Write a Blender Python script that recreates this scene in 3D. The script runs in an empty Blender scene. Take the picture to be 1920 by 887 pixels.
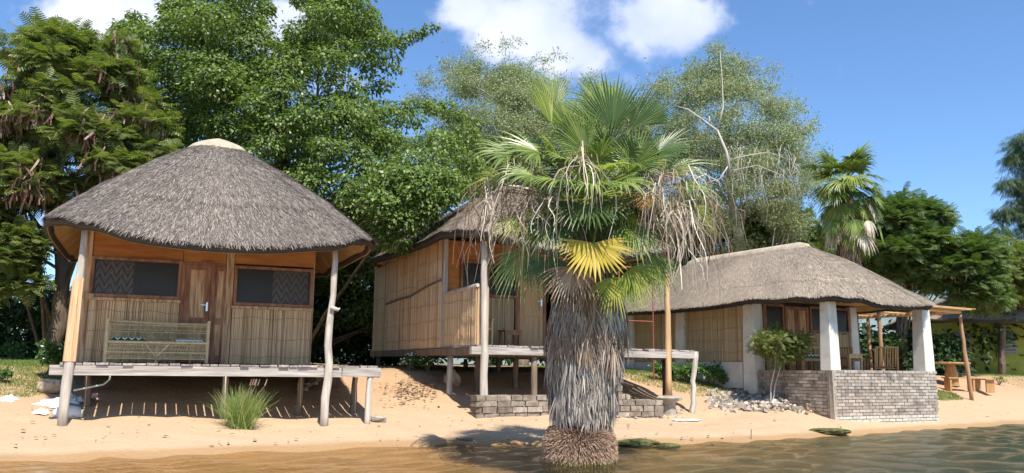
import bpy, math, random
import numpy as np
from mathutils import Vector, Matrix, noise
R_ = math.radians
rnd = random.Random(7); rng = np.random.default_rng(7)
sc = bpy.context.scene; COL = sc.collection

# ------------------------------------------------------------------ camera
FP = 1600.; H = 1.25; PITCH = math.atan(249/1600.); ROLL = .012
cF = np.array([0, math.cos(PITCH), math.sin(PITCH)]); cU0 = np.array([0, -math.sin(PITCH), math.cos(PITCH)]); cR0 = np.array([1., 0, 0])
cR = cR0*math.cos(ROLL)+cU0*math.sin(ROLL); cU = -cR0*math.sin(ROLL)+cU0*math.cos(ROLL)
cd = bpy.data.cameras.new('camera'); cam = bpy.data.objects.new('camera', cd); COL.objects.link(cam)
cd.sensor_width = 36; cd.lens = 36*FP/1920; cd.clip_end = 3000; cd.clip_start = .05
cam.matrix_world = Matrix(((cR[0], cU[0], -cF[0], 0), (cR[1], cU[1], -cF[1], 0), (cR[2], cU[2], -cF[2], H), (0, 0, 0, 1)))
sc.camera = cam

# ------------------------------------------------------------------ light
SUN_EL = R_(57); SH = np.array([-.36, .93])            # horizontal direction shadows fall
SH = SH/np.linalg.norm(SH)
to_sun = Vector((-SH[0]*math.cos(SUN_EL), -SH[1]*math.cos(SUN_EL), math.sin(SUN_EL)))
sl = bpy.data.lights.new('sun', 'SUN'); sun = bpy.data.objects.new('sun', sl); COL.objects.link(sun)
sl.energy = 4.6; sl.angle = R_(.5); sl.color = (1, .95, .87)
sun.rotation_euler = to_sun.to_track_quat('Z', 'Y').to_euler()
w = bpy.data.worlds.new('World'); sc.world = w; w.use_nodes = True
nt = w.node_tree; nt.nodes.clear()
def N(nt, t, **k):
    n = nt.nodes.new(t)
    for a, b in k.items():
        if a == 'ins':
            for i, v in b.items(): n.inputs[i].default_value = v
        else: setattr(n, a, b)
    return n
L_ = lambda nt, a, b: nt.links.new(a, b)
def M_(nt, op, a, b=None, c=None, clamp=False):
    n = nt.nodes.new('ShaderNodeMath'); n.operation = op; n.use_clamp = clamp
    for i, v in enumerate((a, b, c)):
        if v is None: continue
        if isinstance(v, (int, float)): n.inputs[i].default_value = v
        else: nt.links.new(v, n.inputs[i])
    return n.outputs[0]
sky = N(nt, 'ShaderNodeTexSky', sky_type='NISHITA', sun_disc=False, sun_elevation=SUN_EL,
        sun_rotation=math.atan2(to_sun.x, to_sun.y), air_density=1.0, dust_density=.6, ozone_density=2.5, altitude=500)
geo = N(nt, 'ShaderNodeTexCoord'); sp = N(nt, 'ShaderNodeSeparateXYZ'); L_(nt, geo.outputs['Generated'], sp.inputs[0])
yy = M_(nt, 'MAXIMUM', sp.outputs[1], .05)
uu = M_(nt, 'DIVIDE', sp.outputs[0], yy); vv = M_(nt, 'DIVIDE', sp.outputs[2], yy)
cb = N(nt, 'ShaderNodeCombineXYZ'); L_(nt, uu, cb.inputs[0]); L_(nt, vv, cb.inputs[1])
n1 = N(nt, 'ShaderNodeTexNoise', ins={'Scale': 9., 'Detail': 9., 'Roughness': .58}); L_(nt, cb.outputs[0], n1.inputs['Vector'])
n2 = N(nt, 'ShaderNodeTexNoise', ins={'Scale': 4.5, 'Detail': 6., 'Roughness': .5}); L_(nt, cb.outputs[0], n2.inputs['Vector'])
def dirp(px, py):
    d = cF+cR*(px-960)/FP+cU*(443.5-py)/FP
    return d[0]/d[1], d[2]/d[1]
blobs = [(1000, 45, 150, 92, 1.1), (900, 20, 90, 60, .9), (1065, 95, 80, 66, 1.2), (1265, 38, 125, 68, 1.2), (1160, 60, 60, 40, .7), (1090, 10, 60, 50, .6),
         (170, 30, 130, 75, 1), (270, 10, 130, 60, 1), (520, 50, 110, 90, 1), (90, 60, 50, 30, .4), (600, 160, 90, 40, .6), (80, 330, 90, 60, .8), (1420, -80, 150, 60, .8), (-200, 100, 200, 90, .9), (100, 430, 60, 40, .6), (500, 250, 120, 60, .6)]
acc = None
for px, py, rx, ry, s in blobs:
    u, v = dirp(px, py)
    e = M_(nt, 'ADD', M_(nt, 'POWER', M_(nt, 'MULTIPLY', M_(nt, 'SUBTRACT', uu, u), FP/rx), 2.), M_(nt, 'POWER', M_(nt, 'MULTIPLY', M_(nt, 'SUBTRACT', vv, v), FP/ry), 2.))
    g = M_(nt, 'MULTIPLY', M_(nt, 'EXPONENT', M_(nt, 'MULTIPLY', e, -.8)), s)
    acc = g if acc is None else M_(nt, 'MAXIMUM', acc, g)
dens = M_(nt, 'ADD', acc, M_(nt, 'MULTIPLY', M_(nt, 'SUBTRACT', n1.outputs['Fac'], .52), 2.0))
mr = N(nt, 'ShaderNodeMapRange', interpolation_type='SMOOTHSTEP', ins={'From Min': .26, 'From Max': .8}); L_(nt, dens, mr.inputs['Value'])
front = M_(nt, 'GREATER_THAN', sp.outputs[1], .06)
cm = M_(nt, 'MULTIPLY', M_(nt, 'MULTIPLY', mr.outputs[0], front), .93)
ccol = N(nt, 'ShaderNodeMixRGB'); ccol.inputs[1].default_value = (3.9, 4.5, 6.2, 1); ccol.inputs[2].default_value = (6.0, 6.2, 6.8, 1)
cr2 = N(nt, 'ShaderNodeMapRange', ins={'From Min': .4, 'From Max': .6}); L_(nt, n2.outputs['Fac'], cr2.inputs['Value']); L_(nt, cr2.outputs[0], ccol.inputs[0])
skm = N(nt, 'ShaderNodeMixRGB', blend_type='MULTIPLY'); skm.inputs[0].default_value = 1; skm.inputs[2].default_value = (.76, .95, 1.13, 1); L_(nt, sky.outputs[0], skm.inputs[1])
mx = N(nt, 'ShaderNodeMixRGB'); L_(nt, cm, mx.inputs[0]); L_(nt, skm.outputs[0], mx.inputs[1]); L_(nt, ccol.outputs[0], mx.inputs[2])
bg = N(nt, 'ShaderNodeBackground', ins={'Strength': .115}); L_(nt, mx.outputs[0], bg.inputs[0])
wo = N(nt, 'ShaderNodeOutputWorld'); L_(nt, bg.outputs[0], wo.inputs[0])
sc.view_settings.view_transform = 'Standard'; sc.view_settings.look = 'None'; sc.view_settings.exposure = .68; sc.view_settings.gamma = 1
sc.cycles.max_bounces = 8; sc.cycles.transparent_max_bounces = 12

# ------------------------------------------------------------------ helpers
def ray(px, py): return cF+cR*(px-960)/FP+cU*(443.5-py)/FP
def at(px, py, Y):
    d = ray(px, py); return np.array([0, 0, H])+d*Y/d[1]
SX = [-60, -20, -6.67, -5.3, -3.8, -.95, 1.84, 3.22, 5.4, 9.6, 13.3, 25, 80]
SY = [-6, 5.5, 10.95, 11.7, 12.7, 14.5, 14.75, 15.2, 16.5, 19.8, 22.5, 31, 60]
PD = [-60, -20, -8, -3, -1, 0, .5, 2, 3, 6.2, 9, 30, 100, 600]; PZ = [-4, -2.4, -1.2, -.36, -.11, 0, .07, .3, .48, 1.18, 1.28, 1.45, 2, 3]
def gh0(x, y):
    d = np.asarray(y)-np.interp(x, SX, SY); K = np.interp(x, [-20, -5, -3, -1, 1, 3.4, 4.6, 6.5], [.5, .5, .4, .2, 1., 1.75, 1.5, 0]); d = d-K*np.clip((d-.8)/2.4, 0, 1)
    return np.interp(d, PD, PZ)
def gh(x, y):
    z = gh0(x, y); x = np.asarray(x, float); y = np.asarray(y, float)
    z = z+.02*np.sin(x*1.9+.7*np.sin(y*1.3))*np.clip(z+.1, 0, .5)/.5+.03*np.sin(x*.8+y*1.1)*np.clip(z, 0, .6)
    # small bank step at the wash line
    d = y-np.interp(x, SX, SY)-.28-.1*np.sin(x*2.1)-.06*np.sin(x*5.3)
    z = z+.035/(1+np.exp(-np.clip(d*30, -50, 50)))-.02
    return z
def G(px, py):
    d = ray(px, py); t = np.linspace(6, 60, 1100); P = np.array([0, 0, H])+d[None]*(t/d[1])[:, None]
    k = np.argmax(P[:, 2] < gh(P[:, 0], P[:, 1])); 
    if k == 0: k = 600
    return P[k]
def obj(name, me, parent=None, label=None, cat=None, group=None, kind=None, loc=None, rz=None):
    o = bpy.data.objects.new(name, me); COL.objects.link(o)
    if parent: o.parent = parent
    for k, v in (('label', label), ('category', cat), ('group', group), ('kind', kind)):
        if v: o[k] = v
    if loc is not None: o.location = loc
    if rz is not None: o.rotation_euler = (0, 0, rz)
    return o
def mesh(name, V, F, mat, smooth=False):
    V = np.asarray(V, np.float32).reshape(-1, 3); me = bpy.data.meshes.new(name)
    if isinstance(F, np.ndarray):
        k = F.shape[1]; n = len(F)
        me.vertices.add(len(V)); me.vertices.foreach_set('co', V.ravel()); me.loops.add(n*k); me.polygons.add(n)
        me.polygons.foreach_set('loop_start', np.arange(0, n*k, k, dtype=np.int32)); me.polygons.foreach_set('loop_total', np.full(n, k, np.int32))
        me.loops.foreach_set('vertex_index', F.astype(np.int32).ravel()); me.update(calc_edges=True)
    else: me.from_pydata([tuple(v) for v in V], [], F); me.update()
    me.materials.append(mat)
    if smooth: me.polygons.foreach_set('use_smooth', [True]*len(me.polygons))
    return me
class MB:
    def __init__(s): s.V = []; s.F = []
    def add(s, V, F):
        o = len(s.V); s.V += [tuple(map(float, v)) for v in V]; s.F += [tuple(i+o for i in f) for f in F]
    def box(s, x0, x1, y0, y1, z0, z1, j=0, rot=None, c=None):
        V = [(x, y, z) for z in (z0, z1) for y in (y0, y1) for x in (x0, x1)]
        if j: V = [(a+rnd.uniform(-j, j), b+rnd.uniform(-j, j), d+rnd.uniform(-j, j)) for a, b, d in V]
        s.add(V, [(0, 2, 3, 1), (4, 5, 7, 6), (0, 1, 5, 4), (2, 6, 7, 3), (0, 4, 6, 2), (1, 3, 7, 5)])
    def beam(s, p, q, wd, ht, up=(0, 0, 1)):
        p, q = Vector(p), Vector(q); d = (q-p).normalized(); sd = d.cross(Vector(up)).normalized(); u = sd.cross(d)
        V = [e+sd*a*wd/2+u*b*ht/2 for e in (p, q) for b in (-1, 1) for a in (-1, 1)]
        s.add(V, [(0, 1, 3, 2), (4, 6, 7, 5), (0, 4, 5, 1), (2, 3, 7, 6), (0, 2, 6, 4), (1, 5, 7, 3)])
    def path(s, P, Rr, n=8, cap=True):
        P = [Vector(p) for p in P]; m = len(P)
        if isinstance(Rr, (int, float)): Rr = [Rr]*m
        V = []; a = None
        for i in range(m):
            t = (P[min(i+1, m-1)]-P[max(i-1, 0)]).normalized()
            if a is None: a = t.orthogonal().normalized()
            a = (a-t*a.dot(t)); a = a.normalized() if a.length > 1e-6 else t.orthogonal().normalized(); b = t.cross(a)
            for k in range(n):
                th = 2*math.pi*k/n; V.append(P[i]+(a*math.cos(th)+b*math.sin(th))*Rr[i])
        F = [(i*n+k, i*n+(k+1) % n, (i+1)*n+(k+1) % n, (i+1)*n+k) for i in range(m-1) for k in range(n)]
        if cap: F += [tuple(range(n-1, -1, -1)), tuple((m-1)*n+k for k in range(n))]
        s.add(V, F)
    def rough_pole(s, p, q, r0, r1, n=9, seg=9, wob=.012):
        p, q = Vector(p), Vector(q); P = []; Q = []
        for i in range(seg+1):
            t = i/seg; P.append(p.lerp(q, t)+Vector((rnd.uniform(-wob, wob), rnd.uniform(-wob, wob), 0))*(0 < i < seg)); Q.append((r0+(r1-r0)*t)*rnd.uniform(.9, 1.1))
        s.path(P, Q, n)
    def lathe(s, prof, c=(0, 0, 0), n=20, j=0):
        V = []; 
        for r, z in prof:
            for k in range(n):
                th = 2*math.pi*k/n; rr = r*(1+rnd.uniform(-j, j)); V.append((c[0]+rr*math.cos(th), c[1]+rr*math.sin(th), c[2]+z))
        m = len(prof); F = [(i*n+k, i*n+(k+1) % n, (i+1)*n+(k+1) % n, (i+1)*n+k) for i in range(m-1) for k in range(n)]
        F += [tuple(range(n-1, -1, -1)), tuple((m-1)*n+k for k in range(n))]; s.add(V, F)
    def build(s, name, mat, parent=None, smooth=False, **k): return obj(name, mesh(name, s.V, s.F, mat, smooth), parent, **k)
def frame(mb, x0, x1, z0, z1, y, wd=.06, t=.06):
    mb.box(x0, x1, y-t, y, z1-wd, z1); mb.box(x0, x1, y-t, y, z0, z0+wd)
    mb.box(x0, x0+wd, y-t+.003, y, z0+wd, z1-wd); mb.box(x1-wd, x1, y-t+.003, y, z0+wd, z1-wd)
def empty(name, loc, rz=0, **k): return obj(name, None, loc=loc, rz=rz, **k)
def rock_mesh(name, sx, sy, sz, seed, mat, sub=3, amp=.35, flat=True):
    import bmesh
    bm = bmesh.new(); bmesh.ops.create_icosphere(bm, subdivisions=sub, radius=1); off = Vector((seed*3.1, seed*1.7, seed*.9))
    for v in bm.verts:
        n = noise.noise(v.co*1.1+off)*amp+noise.noise(v.co*2.7+off)*amp*.4; q = v.co*(1+n)
        q = Vector([round(c*2.2)/2.2*.35+c*.65 for c in q]); v.co = Vector((q.x*sx, q.y*sy, q.z*sz))
    me = bpy.data.meshes.new(name); bm.to_mesh(me); bm.free(); me.materials.append(mat); return me

# ------------------------------------------------------------------ materials
def newmat(name):
    m = bpy.data.materials.new(name); m.use_nodes = True; t = m.node_tree; b = t.nodes['Principled BSDF']; return m, t, b
def ramp(t, src, stops):
    r = t.nodes.new('ShaderNodeValToRGB'); e = r.color_ramp.elements
    while len(e) < len(stops): e.new(.5)
    for el, (p, c) in zip(e, stops): el.position = p; el.color = (*c, 1)
    L_(t, src, r.inputs[0]); return r.outputs[0]
def noisef(t, scale, detail=4, vec=None, rough=.55, coord='Object'):
    n = N(t, 'ShaderNodeTexNoise', ins={'Scale': 1. if vec else scale, 'Detail': detail, 'Roughness': rough})
    tc = N(t, 'ShaderNodeTexCoord'); src = tc.outputs[coord]
    if vec:
        mp = N(t, 'ShaderNodeMapping'); mp.inputs['Scale'].default_value = vec; L_(t, src, mp.inputs[0]); src = mp.outputs[0]
    L_(t, src, n.inputs['Vector']); return n.outputs['Fac']
def island(t): return t.nodes.new('ShaderNodeNewGeometry').outputs['Random Per Island']
def bump(t, b, h, s=.4, d=.02):
    n = N(t, 'ShaderNodeBump', ins={'Strength': s, 'Distance': d}); L_(t, h, n.inputs['Height']); L_(t, n.outputs[0], b.inputs['Normal'])
def mixc(t, f, a, b, mode='MIX'):
    m = N(t, 'ShaderNodeMixRGB', blend_type=mode)
    for i, v in enumerate((f, a, b)):
        if isinstance(v, (int, float)): m.inputs[i].default_value = v
        elif isinstance(v, tuple): m.inputs[i].default_value = (*v, 1)
        else: L_(t, v, m.inputs[i])
    return m.outputs[0]
def simple(name, c1, c2, scale=6, rough=.8, vec=None, bs=.3, bd=.01, isl=.0, spec=.3, lo=.3, hi=.7, coord='Object', detail=5):
    m, t, b = newmat(name); f = noisef(t, scale, detail, vec, coord=coord); col = ramp(t, f, [(lo, c1), (hi, c2)])
    if isl:
        v = M_(t, 'ADD', M_(t, 'MULTIPLY', island(t), isl*2), 1-isl); cbn = N(t, 'ShaderNodeCombineXYZ')
        for i in range(3): L_(t, v, cbn.inputs[i])
        col = mixc(t, 1., col, cbn.outputs[0], 'MULTIPLY')
    L_(t, col, b.inputs['Base Color']); b.inputs['Roughness'].default_value = rough; b.inputs['Specular IOR Level'].default_value = spec
    if bs: bump(t, b, f, bs, bd)
    return m
def leafmat(name, stops, trans=.35, rough=.5, spec=.4, tcol=None):
    m, t, b = newmat(name); col = ramp(t, island(t), stops); L_(t, col, b.inputs['Base Color'])
    b.inputs['Roughness'].default_value = rough; b.inputs['Specular IOR Level'].default_value = spec
    tr = N(t, 'ShaderNodeBsdfTranslucent'); c2 = mixc(t, 1., col, tcol or (1.3, 1.5, .6), 'MULTIPLY'); L_(t, c2, tr.inputs[0])
    ms = N(t, 'ShaderNodeMixShader'); ms.inputs[0].default_value = trans; L_(t, b.outputs[0], ms.inputs[1]); L_(t, tr.outputs[0], ms.inputs[2])
    L_(t, ms.outputs[0], t.nodes['Material Output'].inputs[0]); return m

# sand with wet margin; algae patches and a depth tint below the water line
sand, t, b = newmat('sand')
g_ = N(t, 'ShaderNodeNewGeometry'); sx = N(t, 'ShaderNodeSeparateXYZ'); L_(t, g_.outputs['Position'], sx.inputs[0])
fa = noisef(t, 1.3, 5); fb = noisef(t, 14, 6); fc = noisef(t, 90, 3); fd = noisef(t, .5, 3)
dry = mixc(t, fa, (.48, .335, .205), (.57, .415, .265)); dry = mixc(t, M_(t, 'MULTIPLY', fb, .4), dry, (.40, .26, .15))
soil = mixc(t, fb, (.40, .25, .14), (.52, .35, .21))
hz = N(t, 'ShaderNodeMapRange', ins={'From Min': .35, 'From Max': .8}); L_(t, M_(t, 'ADD', sx.outputs[2], M_(t, 'MULTIPLY', M_(t, 'SUBTRACT', fa, .5), .5)), hz.inputs[0])
c = mixc(t, hz.outputs[0], dry, soil)
spk = M_(t, 'GREATER_THAN', fc, .67); c = mixc(t, M_(t, 'MULTIPLY', spk, .5), c, (.2, .14, .09))
pz = N(t, 'ShaderNodeMapRange', ins={'From Min': 1.14, 'From Max': 1.3}); L_(t, M_(t, 'ADD', sx.outputs[2], M_(t, 'MULTIPLY', M_(t, 'SUBTRACT', fb, .5), .3)), pz.inputs[0])
c = mixc(t, M_(t, 'MULTIPLY', pz.outputs[0], .6), c, (.22, .2, .09))
wz = N(t, 'ShaderNodeMapRange', interpolation_type='SMOOTHSTEP', ins={'From Min': .105, 'From Max': .045}); L_(t, M_(t, 'ADD', sx.outputs[2], M_(t, 'MULTIPLY', M_(t, 'SUBTRACT', fa, .5), .05)), wz.inputs[0])
c = mixc(t, wz.outputs[0], c, (.40, .25, .125))
uz = N(t, 'ShaderNodeMapRange', ins={'From Min': -.03, 'From Max': -.5}); L_(t, sx.outputs[2], uz.inputs[0])
depth_tint = M_(t, 'MULTIPLY', M_(t, 'MULTIPLY', uz.outputs[0], 1.3, clamp=True), N(t, 'ShaderNodeMapRange').outputs[0]) if False else M_(t, 'MULTIPLY', uz.outputs[0], 1., clamp=True)
xr = N(t, 'ShaderNodeMapRange', ins={'From Min': -3., 'From Max': 6.}); L_(t, sx.outputs[0], xr.inputs[0])
c = mixc(t, M_(t, 'MULTIPLY', depth_tint, M_(t, 'ADD', M_(t, 'MULTIPLY', xr.outputs[0], .65), .3)), c, (.085, .085, .03))  # mud tone darkening with depth, the water's light absorption painted into the bed
an = N(t, 'ShaderNodeMapRange', ins={'From Min': .5, 'From Max': .62}); L_(t, fa, an.inputs[0])
below = M_(t, 'LESS_THAN', sx.outputs[2], .0)
c = mixc(t, M_(t, 'MULTIPLY', M_(t, 'MULTIPLY', an.outputs[0], below), M_(t, 'MULTIPLY', M_(t, 'ADD', xr.outputs[0], .1), .7)), c, (.10, .11, .03))
L_(t, c, b.inputs['Base Color']); b.inputs['Specular IOR Level'].default_value = .25
L_(t, M_(t, 'SUBTRACT', .95, M_(t, 'MULTIPLY', wz.outputs[0], .45)), b.inputs['Roughness'])
bump(t, b, M_(t, 'ADD', M_(t, 'MULTIPLY', fb, 1.), M_(t, 'MULTIPLY', fc, .3)), .7, .05)

water = bpy.data.materials.new('lake_water'); water.use_nodes = True; t = water.node_tree; t.nodes.clear()
out = N(t, 'ShaderNodeOutputMaterial'); gl = N(t, 'ShaderNodeBsdfGlossy', ins={'Roughness': .04}); tr = N(t, 'ShaderNodeBsdfTransparent')
tc = N(t, 'ShaderNodeTexCoord'); g_ = N(t, 'ShaderNodeNewGeometry'); sx = N(t, 'ShaderNodeSeparateXYZ'); L_(t, g_.outputs['Position'], sx.inputs[0])
tf = N(t, 'ShaderNodeMapRange', ins={'From Min': .5, 'From Max': 12.}); L_(t, M_(t, 'ADD', sx.outputs[0], M_(t, 'MULTIPLY', M_(t, 'SUBTRACT', 16., sx.outputs[1]), .35)), tf.inputs[0])
tcol = mixc(t, tf.outputs[0], (.96, .90, .76), (.58, .63, .45)); L_(t, tcol, tr.inputs[0])
n1 = noisef(t, 1, 3, vec=(4.5, 11., 1)); n2 = noisef(t, 1, 4, vec=(16, 36, 1))
bp = N(t, 'ShaderNodeBump', ins={'Strength': 1., 'Distance': .035}); L_(t, M_(t, 'ADD', M_(t, 'MULTIPLY', n1, 1.1), M_(t, 'MULTIPLY', n2, .45)), bp.inputs['Height'])
L_(t, bp.outputs[0], gl.inputs['Normal']); fr = N(t, 'ShaderNodeFresnel', ins={'IOR': 1.33}); L_(t, bp.outputs[0], fr.inputs['Normal'])
df = N(t, 'ShaderNodeBsdfDiffuse'); df.inputs[0].default_value = (.05, .085, .06, 1)
m0 = N(t, 'ShaderNodeMixShader'); L_(t, M_(t, 'ADD', M_(t, 'MULTIPLY', tf.outputs[0], .5), .0), m0.inputs[0]); L_(t, tr.outputs[0], m0.inputs[1]); L_(t, df.outputs[0], m0.inputs[2])
ms = N(t, 'ShaderNodeMixShader'); L_(t, M_(t, 'MINIMUM', fr.outputs[0], .75), ms.inputs[0]); L_(t, m0.outputs[0], ms.inputs[1]); L_(t, gl.outputs[0], ms.inputs[2]); L_(t, ms.outputs[0], out.inputs[0])

def thatchmat(name, a, b_, c, rough=.9):
    m, t, b = newmat(name); col = ramp(t, island(t), [(0, a), (.5, b_), (.93, c), (1., tuple(min(.9, x*1.45) for x in c))])
    f = noisef(t, 1.6, 4); col = mixc(t, M_(t, 'MULTIPLY', f, .5), col, tuple(x*.55 for x in b_))
    f2 = noisef(t, 26, 4); col = mixc(t, M_(t, 'MULTIPLY', f2, .35), col, a)
    L_(t, col, b.inputs['Base Color']); b.inputs['Roughness'].default_value = rough; b.inputs['Specular IOR Level'].default_value = .2
    bump(t, b, f2, .6, .03); return m
def reedmat(name, c1, c2, c3):
    m, t, b = newmat(name); f = noisef(t, 1, 3, vec=(70, 70, 1.3)); g = noisef(t, 2.2, 4); i = island(t)
    col = ramp(t, M_(t, 'ADD', M_(t, 'MULTIPLY', f, .7), M_(t, 'MULTIPLY', i, .3)), [(.28, c1), (.5, c2), (.68, c3)])
    col = mixc(t, M_(t, 'MULTIPLY', g, .5), col, tuple(x*.62 for x in c2)); L_(t, col, b.inputs['Base Color'])
    b.inputs['Roughness'].default_value = .65; bump(t, b, f, .3, .01); return m
T = {}
T['thatch1'] = thatchmat('grey_thatch', (.07, .057, .048), (.215, .18, .15), (.42, .36, .305))
T['thatch2'] = thatchmat('brown_thatch', (.17, .13, .095), (.33, .26, .195), (.50, .41, .31))
T['thatch3'] = thatchmat('pale_thatch', (.20, .155, .115), (.44, .355, .27), (.64, .54, .42))
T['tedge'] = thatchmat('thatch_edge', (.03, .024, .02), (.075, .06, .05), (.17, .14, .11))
T['under'] = thatchmat('straw_underside', (.42, .23, .08), (.66, .42, .18), (.78, .56, .30))
T['cap'] = simple('cement_cap', (.33, .27, .19), (.48, .41, .30), 5, .95, bs=.5, bd=.03)
T['reed'] = reedmat('reed_mat', (.21, .11, .045), (.70, .46, .245), (.84, .62, .37))
T['reedg'] = reedmat('golden_reed_mat', (.24, .155, .07), (.52, .385, .205), (.64, .50, .29))
T['ply'] = simple('orange_board', (.30, .10, .022), (.50, .20, .05), 3, .6, vec=(1.5, 1.5, 9), bs=.15)
T['frame'] = simple('brown_timber', (.15, .06, .03), (.36, .18, .10), 8, .7, vec=(14, 14, 3))
T['door'] = simple('door_timber', (.24, .12, .055), (.60, .39, .22), 8, .7, vec=(22, 22, 1.6), lo=.35, hi=.6)
T['doorl'] = simple('light_panel_timber', (.42, .25, .12), (.55, .36, .19), 8, .7, vec=(18, 18, 1.2))
T['grey'] = simple('weathered_timber', (.25, .21, .18), (.50, .45, .40), 8, .9, vec=(2, 26, 26), bs=.5, isl=.12)
T['plank'] = simple('deck_plank', (.16, .13, .11), (.44, .39, .35), 8, .9, vec=(22, 2, 22), bs=.5, isl=.3)
T['post'] = simple('grey_post', (.32, .27, .22), (.62, .56, .48), 8, .9, vec=(22, 22, 1.5), bs=.6, isl=.05)
T['dpost'] = simple('brown_post', (.13, .085, .06), (.27, .20, .15), 8, .9, vec=(22, 22, 1.5), bs=.6)
T['tan'] = simple('peeled_pole', (.42, .25, .12), (.62, .42, .23), 8, .75, vec=(18, 18, 1.2), bs=.4)
T['pole'] = simple('pergola_pole', (.27, .15, .075), (.42, .27, .16), 8, .8, vec=(18, 18, 1.2))
T['white'] = simple('painted_plaster', (.60, .57, .49), (.75, .72, .64), 2.5, .85, bs=.15)
T['cane'] = simple('cane', (.42, .31, .15), (.62, .49, .27), 12, .6, isl=.15)
T['furn'] = simple('varnished_furniture', (.34, .17, .06), (.50, .29, .12), 9, .5, vec=(14, 14, 2))
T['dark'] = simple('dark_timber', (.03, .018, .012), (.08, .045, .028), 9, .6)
T['stone'] = simple('grey_stone', (.24, .20, .16), (.46, .41, .34), 7, .95, bs=.6, bd=.03)
T['tstone'] = simple('tan_stone', (.36, .25, .16), (.52, .40, .28), 6, .95, bs=.6, bd=.03)
T['rubble'] = simple('rubble_stone', (.27, .22, .175), (.44, .385, .32), 9, .95, bs=.5, isl=.45)
T['moss'] = simple('mossy_rock', (.035, .035, .015), (.14, .14, .04), 9, .8, bs=.6, bd=.03)
T['block'] = simple('rough_block', (.17, .13, .10), (.36, .30, .235), 9, .95, bs=.6, bd=.02, isl=.28)  # block grey darkened so the colour holds the shade under the deck
T['mortar'] = simple('mortar', (.30, .25, .19), (.42, .36, .28), 12, .98)
m, t, b = newmat('terrace_brick'); f = noisef(t, 3, 6, rough=.7); i = island(t)
g_ = N(t, 'ShaderNodeTexCoord'); s_ = N(t, 'ShaderNodeSeparateXYZ'); L_(t, g_.outputs['Object'], s_.inputs[0])
col = ramp(t, i, [(0, (.28, .22, .17)), (.5, (.38, .31, .25)), (1, (.47, .40, .33))])
fs = N(t, 'ShaderNodeMapRange', ins={'From Min': .50, 'From Max': .62}); L_(t, f, fs.inputs[0]); col = mixc(t, M_(t, 'MULTIPLY', fs.outputs[0], .75), col, (.13, .115, .10))
L_(t, col, b.inputs['Base Color']); b.inputs['Roughness'].default_value = .95; bump(t, b, f, .5, .02); T['brick'] = m
T['lime'] = simple('limewashed_brick', (.36, .33, .27), (.62, .58, .49), 14, .95, bs=.5)
T['plastic'] = simple('white_plastic', (.70, .69, .66), (.84, .83, .80), 6, .5, bs=.3)
T['sack'] = simple('woven_sack', (.45, .46, .47), (.78, .77, .74), 12, .7, bs=.5)
T['blue'] = simple('blue_plastic', (.04, .11, .25), (.10, .22, .42), 6, .5)
T['pipe'] = simple('pvc_pipe', (.55, .55, .56), (.72, .72, .72), 4, .4, bs=0)
T['steel'], t, b = newmat('door_steel'); b.inputs['Base Color'].default_value = (.7, .7, .7, 1); b.inputs['Metallic'].default_value = .9; b.inputs['Roughness'].default_value = .3
T['red'] = simple('red_metal', (.24, .06, .045), (.34, .10, .07), 5, .6)
T['green'] = simple('green_plaster', (.22, .25, .045), (.31, .34, .07), 3, .9)
T['gdoor'] = simple('grey_blue_paint', (.16, .18, .20), (.24, .26, .28), 5, .7)
T['wire'] = simple('black_cable', (.02, .02, .02), (.04, .04, .04), 5, .6)
T['bark'] = simple('bark', (.09, .065, .045), (.22, .17, .125), 6, .95, vec=(9, 9, 2), bs=.8, bd=.03)
T['pbark'] = simple('pale_bark', (.36, .31, .25), (.58, .53, .46), 6, .9, vec=(9, 9, 3), bs=.4)
t = T['white'].node_tree; b = t.nodes['Principled BSDF']; src = b.inputs['Base Color'].links[0].from_socket
f = noisef(t, 3.5, 7, rough=.7); mrr = N(t, 'ShaderNodeMapRange', ins={'From Min': .52, 'From Max': .72}); L_(t, f, mrr.inputs[0]); L_(t, mixc(t, M_(t, 'MULTIPLY', mrr.outputs[0], .55), src, (.40, .33, .24)), b.inputs['Base Color'])
# window screen: dark insect mesh that lets a little through
m, t, b = newmat('window_screen'); b.inputs['Base Color'].default_value = (.045, .042, .04, 1); b.inputs['Roughness'].default_value = .35
tr = N(t, 'ShaderNodeBsdfTransparent'); ms = N(t, 'ShaderNodeMixShader'); ms.inputs[0].default_value = .6
L_(t, b.outputs[0], ms.inputs[1]); L_(t, tr.outputs[0], ms.inputs[2]); L_(t, ms.outputs[0], t.nodes['Material Output'].inputs[0]); T['screen'] = m
def zigzag(name, c1, c2, c3, fx, fz, amp):
    m, t, b = newmat(name); tc = N(t, 'ShaderNodeTexCoord'); s = N(t, 'ShaderNodeSeparateXYZ'); L_(t, tc.outputs['Object'], s.inputs[0])
    tri = M_(t, 'PINGPONG', M_(t, 'MULTIPLY', s.outputs[0], fx), .5)
    v = M_(t, 'FRACT', M_(t, 'ADD', M_(t, 'MULTIPLY', s.outputs[2], fz), M_(t, 'MULTIPLY', tri, amp)))
    col = ramp(t, v, [(0, c1), (.28, c1), (.32, c2), (.48, c2), (.52, c1), (.62, c1), (.66, c3), (.8, c3), (.84, c1)])
    L_(t, col, b.inputs['Base Color']); b.inputs['Roughness'].default_value = .9; return m
T['curtain'] = zigzag('zigzag_curtain', (.10, .085, .08), (.80, .46, .20), (.60, .55, .48), 5.5, 6., 2.2)
T['cush'] = zigzag('zigzag_cushion', (.02, .05, .035), (.75, .78, .72), (.05, .22, .15), 9, 10, .9)
T['cush2'] = zigzag('pale_zigzag_cushion', (.40, .46, .42), (.08, .25, .18), (.75, .72, .55), 12, 14, .9)
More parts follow.
